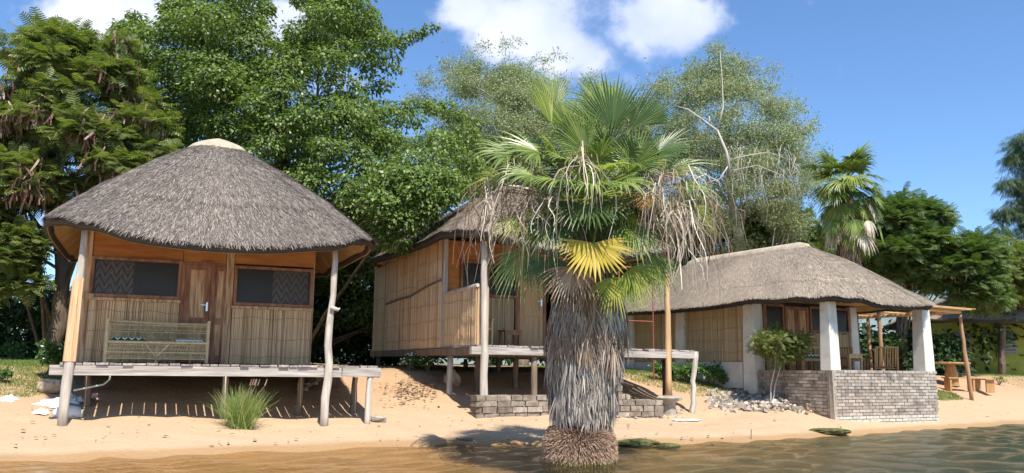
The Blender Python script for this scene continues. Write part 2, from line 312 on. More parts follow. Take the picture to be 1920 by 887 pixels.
T['leafA'] = leafmat('broad_leaf', [(0, (.085, .125, .03)), (.5, (.145, .205, .05)), (.9, (.215, .28, .085)), (1, (.34, .40, .17))], .32, .45, .4)
T['leafB'] = leafmat('feather_leaf', [(0, (.09, .13, .033)), (.6, (.165, .205, .06)), (.9, (.24, .27, .085)), (1, (.38, .31, .12))], .35, .55)
T['leafC'] = leafmat('grey_green_leaf', [(0, (.18, .205, .10)), (.6, (.29, .325, .17)), (1, (.42, .43, .27))], .3, .7)
T['leafD'] = leafmat('dark_feather_leaf', [(0, (.065, .105, .03)), (.6, (.11, .17, .05)), (1, (.20, .25, .085))], .3, .6)
T['leafE'] = leafmat('needle_leaf', [(0, (.05, .085, .035)), (1, (.11, .16, .07))], .25, .6)
T['leafS'] = leafmat('shrub_leaf_shaded', [(0, (.018, .04, .012)), (1, (.05, .095, .025))], .2, .6)  # shade beneath the trees put into a darker leaf colour
T['leafF'] = leafmat('shrub_leaf', [(0, (.06, .13, .03)), (.7, (.12, .22, .06)), (1, (.2, .3, .1))], .35, .5)
T['leafR'] = leafmat('seedling_leaf', [(0, (.07, .12, .03)), (.6, (.15, .20, .055)), (.85, (.26, .26, .09)), (1, (.30, .13, .05))], .35, .5)
T['flower'] = simple('pink_flower', (.55, .25, .40), (.75, .50, .62), 30, .7, bs=0)
T['wflower'] = simple('white_flower', (.6, .55, .58), (.8, .76, .78), 30, .7, bs=0)
T['grass'] = leafmat('tuft_blade', [(0, (.14, .21, .05)), (.6, (.26, .35, .10)), (.85, (.46, .46, .20)), (1, (.55, .47, .25))], .35, .5)
T['turf'] = leafmat('turf_blade', [(0, (.09, .16, .03)), (.7, (.17, .25, .055)), (1, (.32, .32, .12))], .35, .6)
T['pod'] = leafmat('seed_pod', [(0, (.12, .055, .035)), (.7, (.28, .16, .12)), (1, (.44, .30, .24))], .1, .6, tcol=(1, .8, .7))
T['palm'] = leafmat('fan_green', [(0, (.085, .135, .025)), (.6, (.16, .22, .045)), (1, (.30, .35, .10))], .22, .38, .5)
T['palmd'] = leafmat('fan_dark_backlit', [(0, (.05, .09, .025)), (.7, (.08, .13, .035)), (1, (.12, .17, .05))], .15, .4, .4)  # dark leaf green; on the top leaf it paints in the backlit shade
T['palmy'] = leafmat('fan_yellow', [(0, (.40, .34, .045)), (.7, (.64, .48, .07)), (1, (.72, .58, .18))], .4, .5, tcol=(1.1, 1, .5))
T['palmo'] = leafmat('fan_orange', [(0, (.50, .20, .05)), (.6, (.60, .36, .08)), (1, (.30, .30, .07))], .4, .5, tcol=(1.1, .9, .5))
T['palmg'] = leafmat('fan_yellow_green', [(0, (.16, .23, .04)), (.7, (.30, .34, .06)), (1, (.46, .43, .12))], .4, .45)
T['dead'] = leafmat('dry_frond', [(0, (.38, .29, .21)), (.6, (.60, .51, .39)), (1, (.78, .71, .59))], .2, .7, tcol=(1, .9, .7))
T['deadb'] = leafmat('brown_dry_frond', [(0, (.18, .11, .065)), (.6, (.34, .24, .16)), (1, (.50, .40, .30))], .2, .7, tcol=(1, .9, .7))
T['skirt'] = leafmat('grey_dead_leaf', [(0, (.16, .13, .105)), (.5, (.36, .305, .255)), (1, (.60, .53, .455))], .12, .8, tcol=(1, .95, .9))
T['roots'] = leafmat('root_needles', [(0, (.22, .12, .07)), (.6, (.45, .30, .20)), (1, (.66, .52, .40))], .1, .8, tcol=(1, .9, .8))
T['rootg'] = leafmat('wet_root_needles', [(0, (.16, .14, .04)), (1, (.40, .35, .12))], .1, .7)
T['dmass'] = simple('palm_core', (.05, .035, .025), (.12, .09, .065), 9, .95)
T['hill'] = simple('far_slopes', (.13, .17, .16), (.20, .25, .24), .02, .95, bs=0)
T['litter'] = leafmat('leaf_litter', [(0, (.10, .06, .04)), (.6, (.28, .19, .12)), (1, (.45, .36, .26))], .1, .8, tcol=(1, .9, .8))
T['foam'] = simple('foam', (.8, .8, .78), (.9, .9, .88), 30, .6)

# ------------------------------------------------------------------ ground, water, hills
def spaced(a, b, st, lo, hi, k=1.35):
    m = list(np.arange(a, b+1e-6, st)); s = st; x = b
    while x < hi: s *= k; x += s; m.append(x)
    s = st; x = a
    while x > lo: s *= k; x -= s; m.insert(0, x)
    return np.array(m)
def grid(xs, ys, zf):
    X, Y = np.meshgrid(xs, ys); Z = zf(X, Y); V = np.stack([X, Y, Z], -1).reshape(-1, 3); nx, ny = len(xs), len(ys)
    i = (np.arange(ny-1)[:, None]*nx+np.arange(nx-1)[None]).ravel(); return V, np.stack([i, i+1, i+nx+1, i+nx], 1)
def tz(X, Y):
    Z = gh(X, Y); n = np.vectorize(lambda a, b: noise.noise(Vector((a*1.7, b*1.7, 0)))*.035-max(0, noise.noise(Vector((a*3.4, b*3.4, 3)))-.25)*.09+noise.noise(Vector((a*7, b*7, 3)))*.012)
    near = (X > -13) & (X < 20) & (Y > 8) & (Y < 30); Z = Z.copy(); Z[near] += n(X[near], Y[near])*np.clip((Z[near]+.02)*6, .1, 1.); return Z
V, F_ = grid(spaced(-11, 16, .13, -900, 900), spaced(10, 27, .11, -60, 900), tz)
obj('sand_ground', mesh('sand_ground', V, F_, sand, True), kind='structure')
def wz_(X, Y): return .012*np.sin(X*3.1+Y*4.3+np.sin(X*1.3)*2)+.008*np.sin(X*7-Y*9.1+2*np.sin(Y*2))
V, F_ = grid(spaced(-8, 14, .1, -300, 300), spaced(8, 24, .08, -80, 60), wz_)
obj('lake_water', mesh('lake_water', V, F_, water, True), kind='structure')
V, F_ = grid(np.linspace(-900, 900, 120), np.linspace(500, 900, 20), lambda X, Y: np.maximum(0, 48+26*np.sin(X*.006+1)+14*np.sin(X*.021+.4)+5*np.sin(X*.06))*np.sin(np.clip((Y-500)/400, 0, 1)*math.pi)-2)
obj('hills', mesh('hills', V, F_, T['hill'], True), kind='structure')

# ------------------------------------------------------------------ hut pieces
def reed_panel(mb, p0, p1, z0, z1, r=.012, out=(0, -1), ztop=None, jag=.012):
    """row of canes between two ground points; every cane a half-round strip"""
    p0 = np.array(p0, float); p1 = np.array(p1, float); Ln = np.linalg.norm(p1-p0); d = (p1-p0)/Ln; o = np.array(out, float); n = int(Ln/(2*r)); st = Ln/n
    for i in range(n):
        a = p0+d*(i*st); rr = rnd.uniform(.75, 1.25)*r; zt = (z1 if ztop is None else np.interp(i/n, [q[0] for q in ztop], [q[1] for q in ztop]))+rnd.uniform(-jag, jag); zb = z0+rnd.uniform(-jag, jag)
        off = rnd.uniform(0, .008); lean = rnd.uniform(-.006, .006); V = []
        for z, l in ((zb, 0), (zt, lean)):
            for u, h in ((0, 0), (.2, .8), (.5, 1), (.8, .8), (1, 0)):
                q = a+d*(u*st+l)+o*(h*rr+off); V.append((q[0], q[1], z))
        mb.add(V, [(k, k+1, k+6, k+5) for k in range(4)])
def ties(mb, p0, p1, zs, out, r=.004):
    p0 = np.array(p0, float); p1 = np.array(p1, float); o = np.array(out)*.024
    for z in zs:
        P = []
        for k in range(13):
            q = p0+(p1-p0)*k/12+o; P.append((q[0], q[1], z+.02*math.sin(k*1.1+z*5)+rnd.uniform(-.01, .01)))
        mb.path(P, r, 4)
def roof(root, cx, cy, hx, hy, rh, ze, zt, mat, ns, th=.2, pw=1.32, front_drop=.28, left_drop=0., cap=.2, expo=5., seed=1, blade=.16, right_drop=0., name='thatch_roof'):
    rg = np.random.default_rng(seed)
    def S(s, a, dz=0., ins=0.):
        s = np.asarray(s, float); a = np.asarray(a, float); ex = 2+(expo-2)*s
        c, n_ = np.cos(a), np.sin(a); x = np.sign(c)*np.abs(c)**(2/ex); y = np.sign(n_)*np.abs(n_)**(2/ex)
        w_ = np.minimum(np.abs(x), np.abs(y))/np.maximum(np.maximum(np.abs(x), np.abs(y)), 1e-6)
        dr = np.where((y < 0) & (np.abs(y) >= np.abs(x)), front_drop, np.where((x < 0) & (np.abs(x) > np.abs(y)), left_drop, np.where((x > 0) & (np.abs(x) > np.abs(y)), right_drop, 0)))*(1-w_**2)
        X = cx+(hx-ins)*s*x; Y = cy+(rh+(hy-rh-ins)*s)*y
        Z = ze+(zt-ze)*(1-s**pw)-dr*s**3+dz+.03*(np.clip((.80-s)/.02, 0, 1)-1)+.02*(np.clip((.52-s)/.02, 0, 1)-1)+s*(.025*np.sin(a*7+s*9)+.02*np.sin(a*17-s*5))
        return np.stack([X, Y, Z], -1)
    u_ = np.linspace(-1, 1, 3001)[:-1]; qd = np.pi/4*(1+np.sign(u_)*(1-(1-np.abs(u_))**7)); aa = np.r_[qd, qd+np.pi/2, qd+np.pi, qd+1.5*np.pi, 2*np.pi]; E0 = S(np.ones(len(aa))*.85, aa); E0[:, 2] = 0; ac = np.r_[0, np.cumsum(np.linalg.norm(np.diff(E0, axis=0), axis=1))]; ac /= ac[-1]; ua = lambda u: np.interp(u, ac, aa)
    def tang(s, a):
        u = np.interp(a, aa, ac); t_ = S(s, ua((u+.004) % 1.))-S(s, a); return t_/(np.linalg.norm(t_, axis=1)[:, None]+1e-9)
    na, nr = 140, 26; A1 = ua(np.linspace(0, 1, na, endpoint=False)); A, Sg = np.meshgrid(A1, np.linspace(0, 1, nr))
    def ringF(nr, na, o=0):
        return [(o+i*na+k, o+i*na+(k+1) % na, o+(i+1)*na+(k+1) % na, o+(i+1)*na+k) for i in range(nr-1) for k in range(na)]
    V = S(Sg, A).reshape(-1, 3); r_ = obj(name, mesh(name, V, ringF(nr, na), mat, True), root)
    # eave edge
    lip = [S(1., A[0]), S(1.005, A[0], -th*.5), S(.985, A[0], -th), S(.93, A[0], -th*.95)]
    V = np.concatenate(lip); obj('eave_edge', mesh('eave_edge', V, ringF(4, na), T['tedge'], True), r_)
    V = S(Sg[2:]*.99, A[2:], -th*.98).reshape(-1, 3); obj('underside', mesh('underside', V, ringF(nr-2, na), T['under'], True), r_)
    # straws on the outer face
    n = ns; s = np.sqrt(rg.uniform((cap*.8)**2, 1.0, n)); a = ua(rg.uniform(0, 1, n))
    P0 = S(s, a); P1 = S(np.minimum(s+.05, 1.05), a); d = P1-P0; d /= np.linalg.norm(d, axis=1)[:, None]+1e-9
    Ta = tang(s, a); nn = np.cross(Ta, d); nn *= np.sign(nn[:, 2:3]); d = d+Ta*rg.normal(0, .16, (n, 1)); d /= np.linalg.norm(d, axis=1)[:, None]
    ln = rg.uniform(.4, 1.1, (n, 1))*blade; wd = rg.uniform(.0035, .0075, (n, 1)); up0 = rg.uniform(-.004, .012, (n, 1)); up1 = rg.uniform(.002, .02, (n, 1))
    ln = np.minimum(ln, ((1.045-s)*(hx))[:, None]+.04)
    B = P0+nn*up0; E = P0+d*ln+nn*up1
    V = np.stack([B-Ta*wd, B+Ta*wd, E+Ta*wd*.6, E-Ta*wd*.6], 1).reshape(-1, 3); F = np.arange(4*n).reshape(-1, 4)
    obj('straw', mesh('straw', V, F, mat), r_, kind='stuff')
    # fringe at the eave
    n = ns//4; a = ua(rg.uniform(0, 1, n)); k = rg.uniform(0, 1, n); P0 = S(1.0-.03*k, a, -th*k*.95); Ta = tang(np.ones(n), a)
    o = np.stack([P0[:, 0]-cx, P0[:, 1]-cy, 0*a], -1); o /= np.linalg.norm(o, axis=1)[:, None]; B = P0-o*.03; E = P0+o*rg.uniform(.01, .07, (n, 1))+np.array([0, 0, -1])*rg.uniform(.01, .07, (n, 1)); wd = .008
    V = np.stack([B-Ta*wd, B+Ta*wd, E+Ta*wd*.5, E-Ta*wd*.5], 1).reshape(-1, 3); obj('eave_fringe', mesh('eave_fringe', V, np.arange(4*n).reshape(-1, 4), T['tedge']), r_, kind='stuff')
    # straws of the underside, running from the wall out to the eave
    n = 3600; a = ua(rg.uniform(0, 1, n)); s = rg.uniform(.55, .9, n); P0 = S(s, a, -th-.012); P1 = S(np.minimum(s+rg.uniform(.05, .2, n), .95), a, -th-.015); Ta = tang(s, a); wd = rg.uniform(.006, .014, (n, 1))
    V = np.stack([P0-Ta*wd, P0+Ta*wd, P1+Ta*wd, P1-Ta*wd], 1).reshape(-1, 3); obj('underside_straw', mesh('underside_straw', V, np.arange(4*n).reshape(-1, 4), T['under']), r_, kind='stuff')
    # cement cap
    nc = 7; A2, S2 = np.meshgrid(A1, np.linspace(0, cap, nc)); V = S(S2, A2, .065)
    V[..., 2] -= np.where(S2 > cap*.99, .07, 0); V[-1, :, 0] += rg.normal(0, .008, na); V[-1, :, 1] += rg.normal(0, .008, na)
    obj('roof_cap', mesh('roof_cap', V.reshape(-1, 3), ringF(nc, na), T['cap'], True), r_); return r_
def deck(root, W, D, zd, gaps=.014, gz=None, beam_h=.15):
    mb = MB(); x = 0.02
    while x < W-.05:
        wd = min(rnd.uniform(.13, .2), W-x); y0 = rnd.uniform(-.07, .03); mb.box(x, x+wd-rnd.uniform(.6, 1.7)*gaps, y0, D, zd-.03+rnd.uniform(-.004, .008), zd+rnd.uniform(0, .012), j=.003); x += wd
    mb.build('deck_planks', T['plank'], root)
    mb = MB(); mb.box(-.12, W*.87, -.03, .05, zd-.035-beam_h, zd-.035, j=.008); mb.build('front_beam', T['grey'], root)
    mb = MB(); mb.box(W*.87+.01, W+.04, -.045, .04, zd-.03-beam_h, zd-.03, j=.008); mb.build('front_beam', T['grey'], root)
    for xx in (-.02, W-.05):
        mb = MB(); mb.box(xx, xx+.1, .06, D+.05, zd-.04-beam_h, zd-.04, j=.01); mb.build('side_beam', T['dpost'] if xx < 1 else T['grey'], root)
    mb = MB()
    for yy in (1.7, 3.4, 5.2): mb.box(.09, W-.06, yy, yy+.1, zd-.2, zd-.045)
    mb.build('cross_beams', T['dpost'], root)
def window(root, x0, x1, z0, z1, y, curt=None, mull=None, fw=.055):
    mb = MB(); frame(mb, x0, x1, z0, z1, y, fw, .07)
    if mull: mb.box(mull-.025, mull+.025, y-.067, y-.003, z0+fw, z1-fw)
    f = mb.build('window', T['frame'], root); mb = MB(); mb.box(x0+fw, x1-fw, y-.035, y-.031, z0+fw, z1-fw); mb.build('screen', T['screen'], f)
    if curt:
        mb = MB(); n = 40; a, b = curt; V = []
        for z in (z0+fw+.01, z1-fw-.005):
            for k in range(n+1): V.append((a+(b-a)*k/n, y+.005+.012*math.sin(k*1.3), z))
        mb.add(V, [(k, k+1, n+2+k, n+1+k) for k in range(n)]); mb.build('curtain', T['curtain'], f, label='zigzag patterned curtain drawn to one side of the window')
    return f
def door(root, x0, x1, z0, z1, y, mat, handle=True, mid=.42, name='door'):
    mb = MB(); w_ = x1-x0; s = min(.09, w_*.2)
    mb.box(x0, x0+s, y-.05, y, z0, z1); mb.box(x1-s, x1, y-.05, y, z0, z1); zm = z0+(z1-z0)*mid
    for a, b in ((z0, z0+.14), (zm-.05, zm+.07), (z1-.09, z1)): mb.box(x0+s, x1-s, y-.047, y, a, b)
    d = mb.build(name, T['frame'] if mat is T['door'] else mat, root)
    mb = MB(); mb.box(x0+s, x1-s, y-.03, y-.01, z0+.14, zm-.05); mb.box(x0+s, x1-s, y-.03, y-.01, zm+.07, z1-.09); mb.build('door_panel', mat, d)
    if handle:
        mb = MB(); hx_ = x1-s*.5; mb.box(hx_-.016, hx_+.016, y-.062, y-.05, z0+.95, z0+1.11); mb.beam((hx_, y-.085, z0+1.06), (hx_-.11, y-.085, z0+1.06), .012, .012); mb.box(hx_-.01, hx_+.01, y-.09, y-.06, z0+1.05, z0+1.07); mb.build('handle', T['steel'], d)
    return d
def wall_box(mb, x0, x1, y0, y1, z0, z1, t_=.05):   # closed shell: left, right, back, floor
    mb.box(x0, x0+t_, y0, y1, z0, z1); mb.box(x1-t_, x1, y0, y1, z0, z1); mb.box(x0+t_, x1-t_, y1-t_, y1, z0, z1)
def stair(root_or_loc, rz, zt, zb, label, run=.75, wd=.75):
    e = empty('wooden_steps', root_or_loc, rz, label=label, cat='steps', group='wooden steps under the hut decks'); h = zt-zb
    for yy in (0, wd):
        mb = MB(); mb.beam((run, yy, h), (0, yy, 0), .05, .15, (0, 1, 0)); mb.build('stringer', T['dpost'], e)
    for k in range(4):
        f = (k+.6)/4; mb = MB(); mb.box(run*f-.1, run*f+.1, -.04, wd+.04, h*f-.02, h*f+.02, j=.005); mb.build('tread', T['post'], e)
    return e

def hut(x0, y0, a, kind):
    one = kind == 1; zd = 1.27 if one else 1.72; W = 5.06 if one else 5.45; D = 6.2 if one else 6.75; q = 1.8 if one else 1.9
    zg = float(gh(x0, y0)); lab = ('stilted reed hut with grey cone thatch roof behind the cane bench and grass tuft' if one else 'stilted reed hut half hidden behind the big shaggy palm, long reed side wall')
    root = empty('beach_hut', (x0, y0, 0), a, label=lab, cat='hut')
    z = lambda v: v+(zd-1.27)
    wl, wr = (.13, 4.14) if one else (.04, 4.1); top = z(3.62); yb = D-.15
    # interior shell
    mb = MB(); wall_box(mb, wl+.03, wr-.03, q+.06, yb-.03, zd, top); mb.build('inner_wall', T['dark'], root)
    deck(root, W, D, zd)
    # boards above the windows
    zw, zs = z(3.16), z(2.44)
    if one:
        for k, (a_, b_) in enumerate(((wl+.1, 1.735), (1.745, 2.5), (2.66, wr))):
            mb = MB(); mb.box(a_, b_, q-.02, q+.03, zw+.01 if k != 1 else z(3.14), top); mb.build('head_board', T['ply'], root)
        mb = MB(); mb.box(2.51, 2.65, q-.03, q+.02, zd+.01, top); mb.build('door_post', T['door'], root)
        window(root, .22, 1.73, zs, zw, q, curt=(.3, .92)); window(root, 2.66, 4.13, z(2.38), z(3.13), q, curt=(3.38, 4.05))
        door(root, 1.80, 2.25, zd+.03, z(3.10), q, T['door']); mb = MB(); mb.box(2.255, 2.33, q-.06, q+.01, zd+.01, z(3.13)); mb.box(1.735, 1.795, q-.06, q+.01, zd+.01, z(3.13)); mb.box(1.796, 2.5, q-.05, q+.01, z(3.103), z(3.139)); mb.build('door_frame', T['frame'], root)
        door(root, 2.335, 2.505, zd+.03, z(3.10), q, T['door'], handle=False, name='side_panel')
        mb = MB(); reed_panel(mb, (wl, q-.012), (1.73, q-.012), zd+.02, zs); mb.build('reed_front', T['reed'], root); mb = MB(); reed_panel(mb, (2.66, q-.012), (wr, q-.012), zd+.02, z(2.375)); mb.build('reed_front', T['reed'], root)
        mb = MB(); ties(mb, (wl, q-.012), (1.73, q-.012), (1.5, 1.85, 2.2), (0, -1)); mb.build('wire_ties', T['dpost'], root); mb = MB(); ties(mb, (2.66, q-.012), (wr, q-.012), (1.42, 1.75, 2.15), (0, -1)); mb.build('wire_ties', T['dpost'], root)
        mb = MB(); mb.beam((-.02, q-.06, z(2.45)), (.3, q-.06, z(2.44)), .09, .09); mb.beam((.2, q-.045, z(2.405)), (1.74, q-.045, z(2.405)), .06, .05); mb.build('sill_rail', T['door'], root); mb = MB(); mb.beam((2.64, q-.045, z(2.345)), (4.16, q-.045, z(2.345)), .06, .05); mb.build('sill_rail', T['door'], root)
        mb = MB(); mb.box(wl-.04, wl+.09, q-.05, q+.05, zd+.01, top); mb.build('corner_post', T['door'], root)
        mb = MB(); mb.path([(2.28, q-.08, z(3.16)), (2.2, q-.1, z(3.15)), (2.12, q-.08, z(3.17)), (2.06, q-.07, z(3.15))], .02, 6); mb.build('door_closer', T['frame'], root)
        sides = [((wl-.01, q), (wl-.01, yb), (-1, 0)), ((wr+.01, q), (wr+.01, yb), (1, 0)), ((wl, yb), (wr, yb), (0, 1))]
    else:
        mb = MB(); mb.box(wl+.02, .42, q-.02, q+.03, z(2.4), top); mb.build('head_board', T['ply'], root)
        mb = MB(); mb.box(.425, 3.2, q-.02, q+.03, z(3.2), top); mb.build('head_board', T['ply'], root); mb = MB(); mb.box(3.21, wr, q-.02, q+.03, z(3.2), top); mb.build('head_board', T['ply'], root)
        window(root, .43, 1.88, z(2.4), z(3.19), q, mull=1.1); window(root, 2.75, 4.05, z(2.4), z(3.19), q, curt=(3.2, 3.9))
        mb = MB(); reed_panel(mb, (.1, q-.012), (1.78, q-.012), zd+.02, z(2.39)); mb.build('reed_front', T['reedg'], root); mb = MB(); reed_panel(mb, (2.75, q-.012), (wr, q-.012), zd+.02, z(2.39)); mb.build('reed_front', T['reedg'], root)
        door(root, 1.92, 2.52, zd+.03, z(3.12), q, T['doorl']); mb = MB(); mb.box(1.80, 1.915, q-.06, q+.01, zd+.01, z(3.18)); mb.box(2.525, 2.6, q-.06, q+.01, zd+.01, z(3.18)); mb.build('door_frame', T['frame'], root)
        # long reed side wall made of overlapping mats, and the half-height porch side
        sides = [((wr+.01, q), (wr+.01, yb), (1, 0)), ((wl, yb), (wr, yb), (0, 1))]
        mats = [(q, 3.6, zd-.02, z(2.66), 'reed'), (3.6, 5.55, zd-.03, z(2.5), 'reed'), (5.5, yb+.1, zd-.03, top-.02, 'reedg'), (q, 3.4, z(2.6), top, 'reed'), (3.4, 5.55, z(2.5), top-.02, 'reed')]
        for y1, y2, za, zb, mt in mats:
            mb = MB(); o = rnd.uniform(0, .02); reed_panel(mb, (wl-.02-o, y1), (wl-.02-o, y2), za, zb, out=(-1, 0)); ties(mb, (wl-.02-o, y1), (wl-.02-o, y2), np.arange(za+.2, zb-.1, .38), (-1, 0), .005); mb.build('reed_mat', T[mt], root)
        mb = MB(); mb.path([(wl-.06, q, z(2.72)), (wl-.07, 2.8, z(2.64)), (wl-.06, 3.8, z(2.5)), (wl-.07, 4.6, z(2.48)), (wl-.06, 5.6, z(2.42))], .025, 6); mb.build('side_rail', T['dpost'], root)
        mb = MB(); mb.box(wl-.03, wl+.06, q-.1, q+.0, zd, top); mb.build('corner_post', T['post'], root)
        mb = MB(); reed_panel(mb, (wl, .1), (wl, q-.08), zd-.0, z(2.42), out=(-1, 0), jag=.02); ties(mb, (wl, .1), (wl, q-.08), (z(1.5), z(1.85), z(2.2)), (-1, 0), .005); mb.build('porch_reed_screen', T['reed'], root)
        mb = MB(); reed_panel(mb, (wl+.26, .12), (wl+.26, q-.08), zd+.0, z(2.42), out=(1, 0), jag=.02); reed_panel(mb, (wl, .1), (wl+.25, .1), zd, z(2.44), out=(0, -1)); mb.build('porch_reed_screen', T['reed'], root)
        mb = MB(); mb.path([(wl, .06, z(2.46)), (wl-.02, 1., z(2.42)), (wl, q, z(2.40))], [.04, .045, .04], 7); mb.build('handrail', T['post'], root)
    mb = MB()
    for p0, p1, o in sides: reed_panel(mb, p0, p1, zd, top, out=o)
    mb.build('reed_wall', T['reed'], root)
    # porch posts
    p2 = 4.19 if one else 4.67; e1 = z(3.50)
    g = lambda lx, ly: float(gh(x0+lx*math.cos(a)-ly*math.sin(a), y0+lx*math.sin(a)+ly*math.cos(a)))-.12
    mb = MB()
    if one: mb.rough_pole((.13, -.11, g(.13, -.1)), (.2, .02, z(3.5)), .078, .052, wob=.008); mb.build('porch_post', T['post'], root, smooth=True)
    else: mb.rough_pole((.17, -.05, g(.17, 0)+.1), (.15, .05, z(3.48)), .085, .06, wob=.008); mb.build('porch_post', T['post'], root, smooth=True)
    if one:   # reed wrapping on the left post
        mb = MB()
        for k in range(26):
            th = 2*math.pi*k/26; c_, s_ = math.cos(th), math.sin(th); zt_ = z(2.58)+rnd.uniform(-.05, .04); mb.path([(.15+.082*c_, -.06+.082*s_, zd+.02), (.17+.068*c_, -.03+.068*s_, zt_)], .01, 5)
        mb.build('post_reed_wrap', T['reed'], root)
        mb = MB(); mb.rough_pole((4.12, -.13, g(4.12, -.13)), (4.2, .0, z(3.38)), .078, .05, wob=.03, seg=11); mb.path([(4.14, -.12, 2.28), (4.27, -.14, 2.24), (4.3, -.14, 2.27)], [.04, .03, .012], 6); mb.build('porch_post', T['post'], root, smooth=True)
        for lx, ly, mt, tp in ((4.93, .02, 'post', -.05), (4.86, .95, 'dpost', -.2), (.35, 1.2, 'dpost', -.18), (2.55, .9, 'post', -.18), (3.85, .8, 'dpost', -.18), (1.6, 3.3, 'dpost', -.2), (3.5, 3.3, 'post', -.2), (.3, 3.6, 'dpost', -.2), (4.9, 3.4, 'dpost', -.2), (.3, 5.8, 'dpost', -.2), (2.4, 5.9, 'dpost', -.2), (4.9, 5.9, 'dpost', -.2)):
            mb = MB(); mb.rough_pole((lx+rnd.uniform(-.06, .06), ly, min(g(lx, ly), zd-.3)), (lx, ly, zd+tp), .06, .055, wob=.01, seg=5); mb.build('deck_post', T[mt], root, smooth=True)
    else:
        mb = MB(); mb.rough_pole((p2, -.02, .70), (p2+.03, .05, z(3.45)), .072, .062, wob=.008); mb.build('porch_post', T['tan'], root, smooth=True)
        mb = MB(); mb.rough_pole((5.32, .0, g(5.32, 0)), (5.42, .0, zd-.03), .065, .06, wob=.025); mb.build('deck_post', T['post'], root, smooth=True)
        for lx, ly, mt in ((1.35, .1, 'dpost'), (.12, 1.6, 'post'), (.9, 1.9, 'dpost'), (1.9, 2., 'dpost'), (4.95, .5, 'dark'), (.1, 3.9, 'dpost'), (2.4, 3.9, 'dpost'), (5.2, 3.6, 'dpost'), (.1, 6.4, 'dpost'), (2.6, 6.4, 'dpost'), (5.2, 6.4, 'dpost')):
            mb = MB(); mb.rough_pole((lx, ly, min(g(lx, ly), zd-.3)), (lx, ly, zd-.2), .065, .06, wob=.01, seg=5); mb.build('deck_post', T[mt], root, smooth=True)
    # eave beam on the posts, hut roof
    mb = MB(); mb.path([(.0, .08, z(3.46)), (2.2, .08, z(3.38)), (p2+.1, .08, z(3.42))], .04, 7); mb.build('eave_beam', T['tan'], root)
    roof(root, 2.28, 3.05, 2.76, 3.42, 0.05, z(3.66), z(5.80) if one else z(5.25), T['thatch1'] if one else T['thatch2'], 150000 if one else 70000, seed=3 if one else 5, left_drop=.02, right_drop=.1, front_drop=.34, cap=.225, expo=7)
    return root
hut1 = hut(-7.012, 13.401, .395, 1)
hut2 = hut(-.678, 17.0, .468, 2)
def loc(h, lx, ly, z=None):
    x0, y0, a = h; x = x0+lx*math.cos(a)-ly*math.sin(a); y = y0+lx*math.sin(a)+ly*math.cos(a)
    return (x, y, float(gh(x, y)) if z is None else z)
h1 = (-7.012, 13.401, .395); h2 = (-.678, 17.0, .468); h3 = (7.19, 19.2, .51)
stair(loc(h1, 4.0, 2.3), .395, 1.2, loc(h1, 4.0, 2.3)[2], 'dark plank steps under the deck end of the left hut')
stair(loc(h2, 3.75, 2.2), .468, 1.6, loc(h2, 3.75, 2.2)[2], 'dark plank steps seen between the palm and the peeled pole', run=.95)

# ------------------------------------------------------------------ hut 3
root = empty('lake_house', (h3[0], h3[1], 0), h3[2], label='long white pillared house with pale thatch and brick terrace wall', cat='house')
def brickwall(root, p0, p1, out, z0, z1, mat, name, bh=.072, bl=.225, lime=2):
    p0 = np.array(p0); p1 = np.array(p1); Ln = np.linalg.norm(p1-p0); d = (p1-p0)/Ln; o = np.array(out, float); n = int((z1-z0)/bh); bh = (z1-z0)/n
    core = MB(); ml = MB(); mu = MB()
    a = p0-o*.03; c_ = p1-o*.03; V = [(*a, z0), (*c_, z0), (*c_, z1-.012), (*a, z1-.012)]; a2 = p0-o*.2; c2 = p1-o*.2; V += [(*a2, z0), (*c2, z0), (*c2, z1-.012), (*a2, z1-.012)]
    core.add(V, [(0, 1, 2, 3), (5, 4, 7, 6), (3, 2, 6, 7), (4, 0, 3, 7), (1, 5, 6, 2)])
    for r in range(n):
        x = -(bl/2) if r % 2 else 0
        while x < Ln-.02:
            u0, u1 = max(x, 0), min(x+bl-.014, Ln); x += bl
            if u1-u0 < .03: continue
            j = rnd.uniform(-.006, .006); b0 = z0+r*bh+rnd.uniform(-.002, .002); b1 = b0+bh-.013; i_, oo = .1, .0+j; q = []
            for zz in (b0, b1):
                for dep in (-i_, oo):
                    for u in (u0, u1): pt = p0+d*u+o*dep; q.append((pt[0]+rnd.uniform(-.002, .002), pt[1]+rnd.uniform(-.002, .002), zz+rnd.uniform(-.002, .002)))
            (ml if r < lime else mu).add(q, [(0, 1, 3, 2), (4, 6, 7, 5), (0, 4, 5, 1), (2, 3, 7, 6), (0, 2, 6, 4), (1, 5, 7, 3)])
    w_ = mu.build(name, mat, root); core.build('mortar', T['mortar'], w_)
    if ml.F: ml.build('limewashed_course', T['lime'], w_)
zt3 = 1.335
brickwall(root, (.0, .0), (3.62, .0), (0, -1), .02, zt3, T['brick'], 'front_terrace_wall', lime=4)
brickwall(root, (.0, 2.35), (.0, .12), (-1, 0), .25, zt3-.02, T['brick'], 'side_terrace_wall', lime=0)
brickwall(root, (3.62, .02), (3.62, 2.4), (1, 0), .4, zt3-.02, T['brick'], 'side_terrace_wall', lime=0)
mb = MB(); mb.box(-.04, .06, -.0, .11, .2, zt3-.03, j=.01); mb.build('cracked_mortar_joint', T['mortar'], root)
mb = MB(); mb.box(.22, 3.4, .22, 9., .7, 1.05); mb.build('terrace_floor', T['mortar'], root)
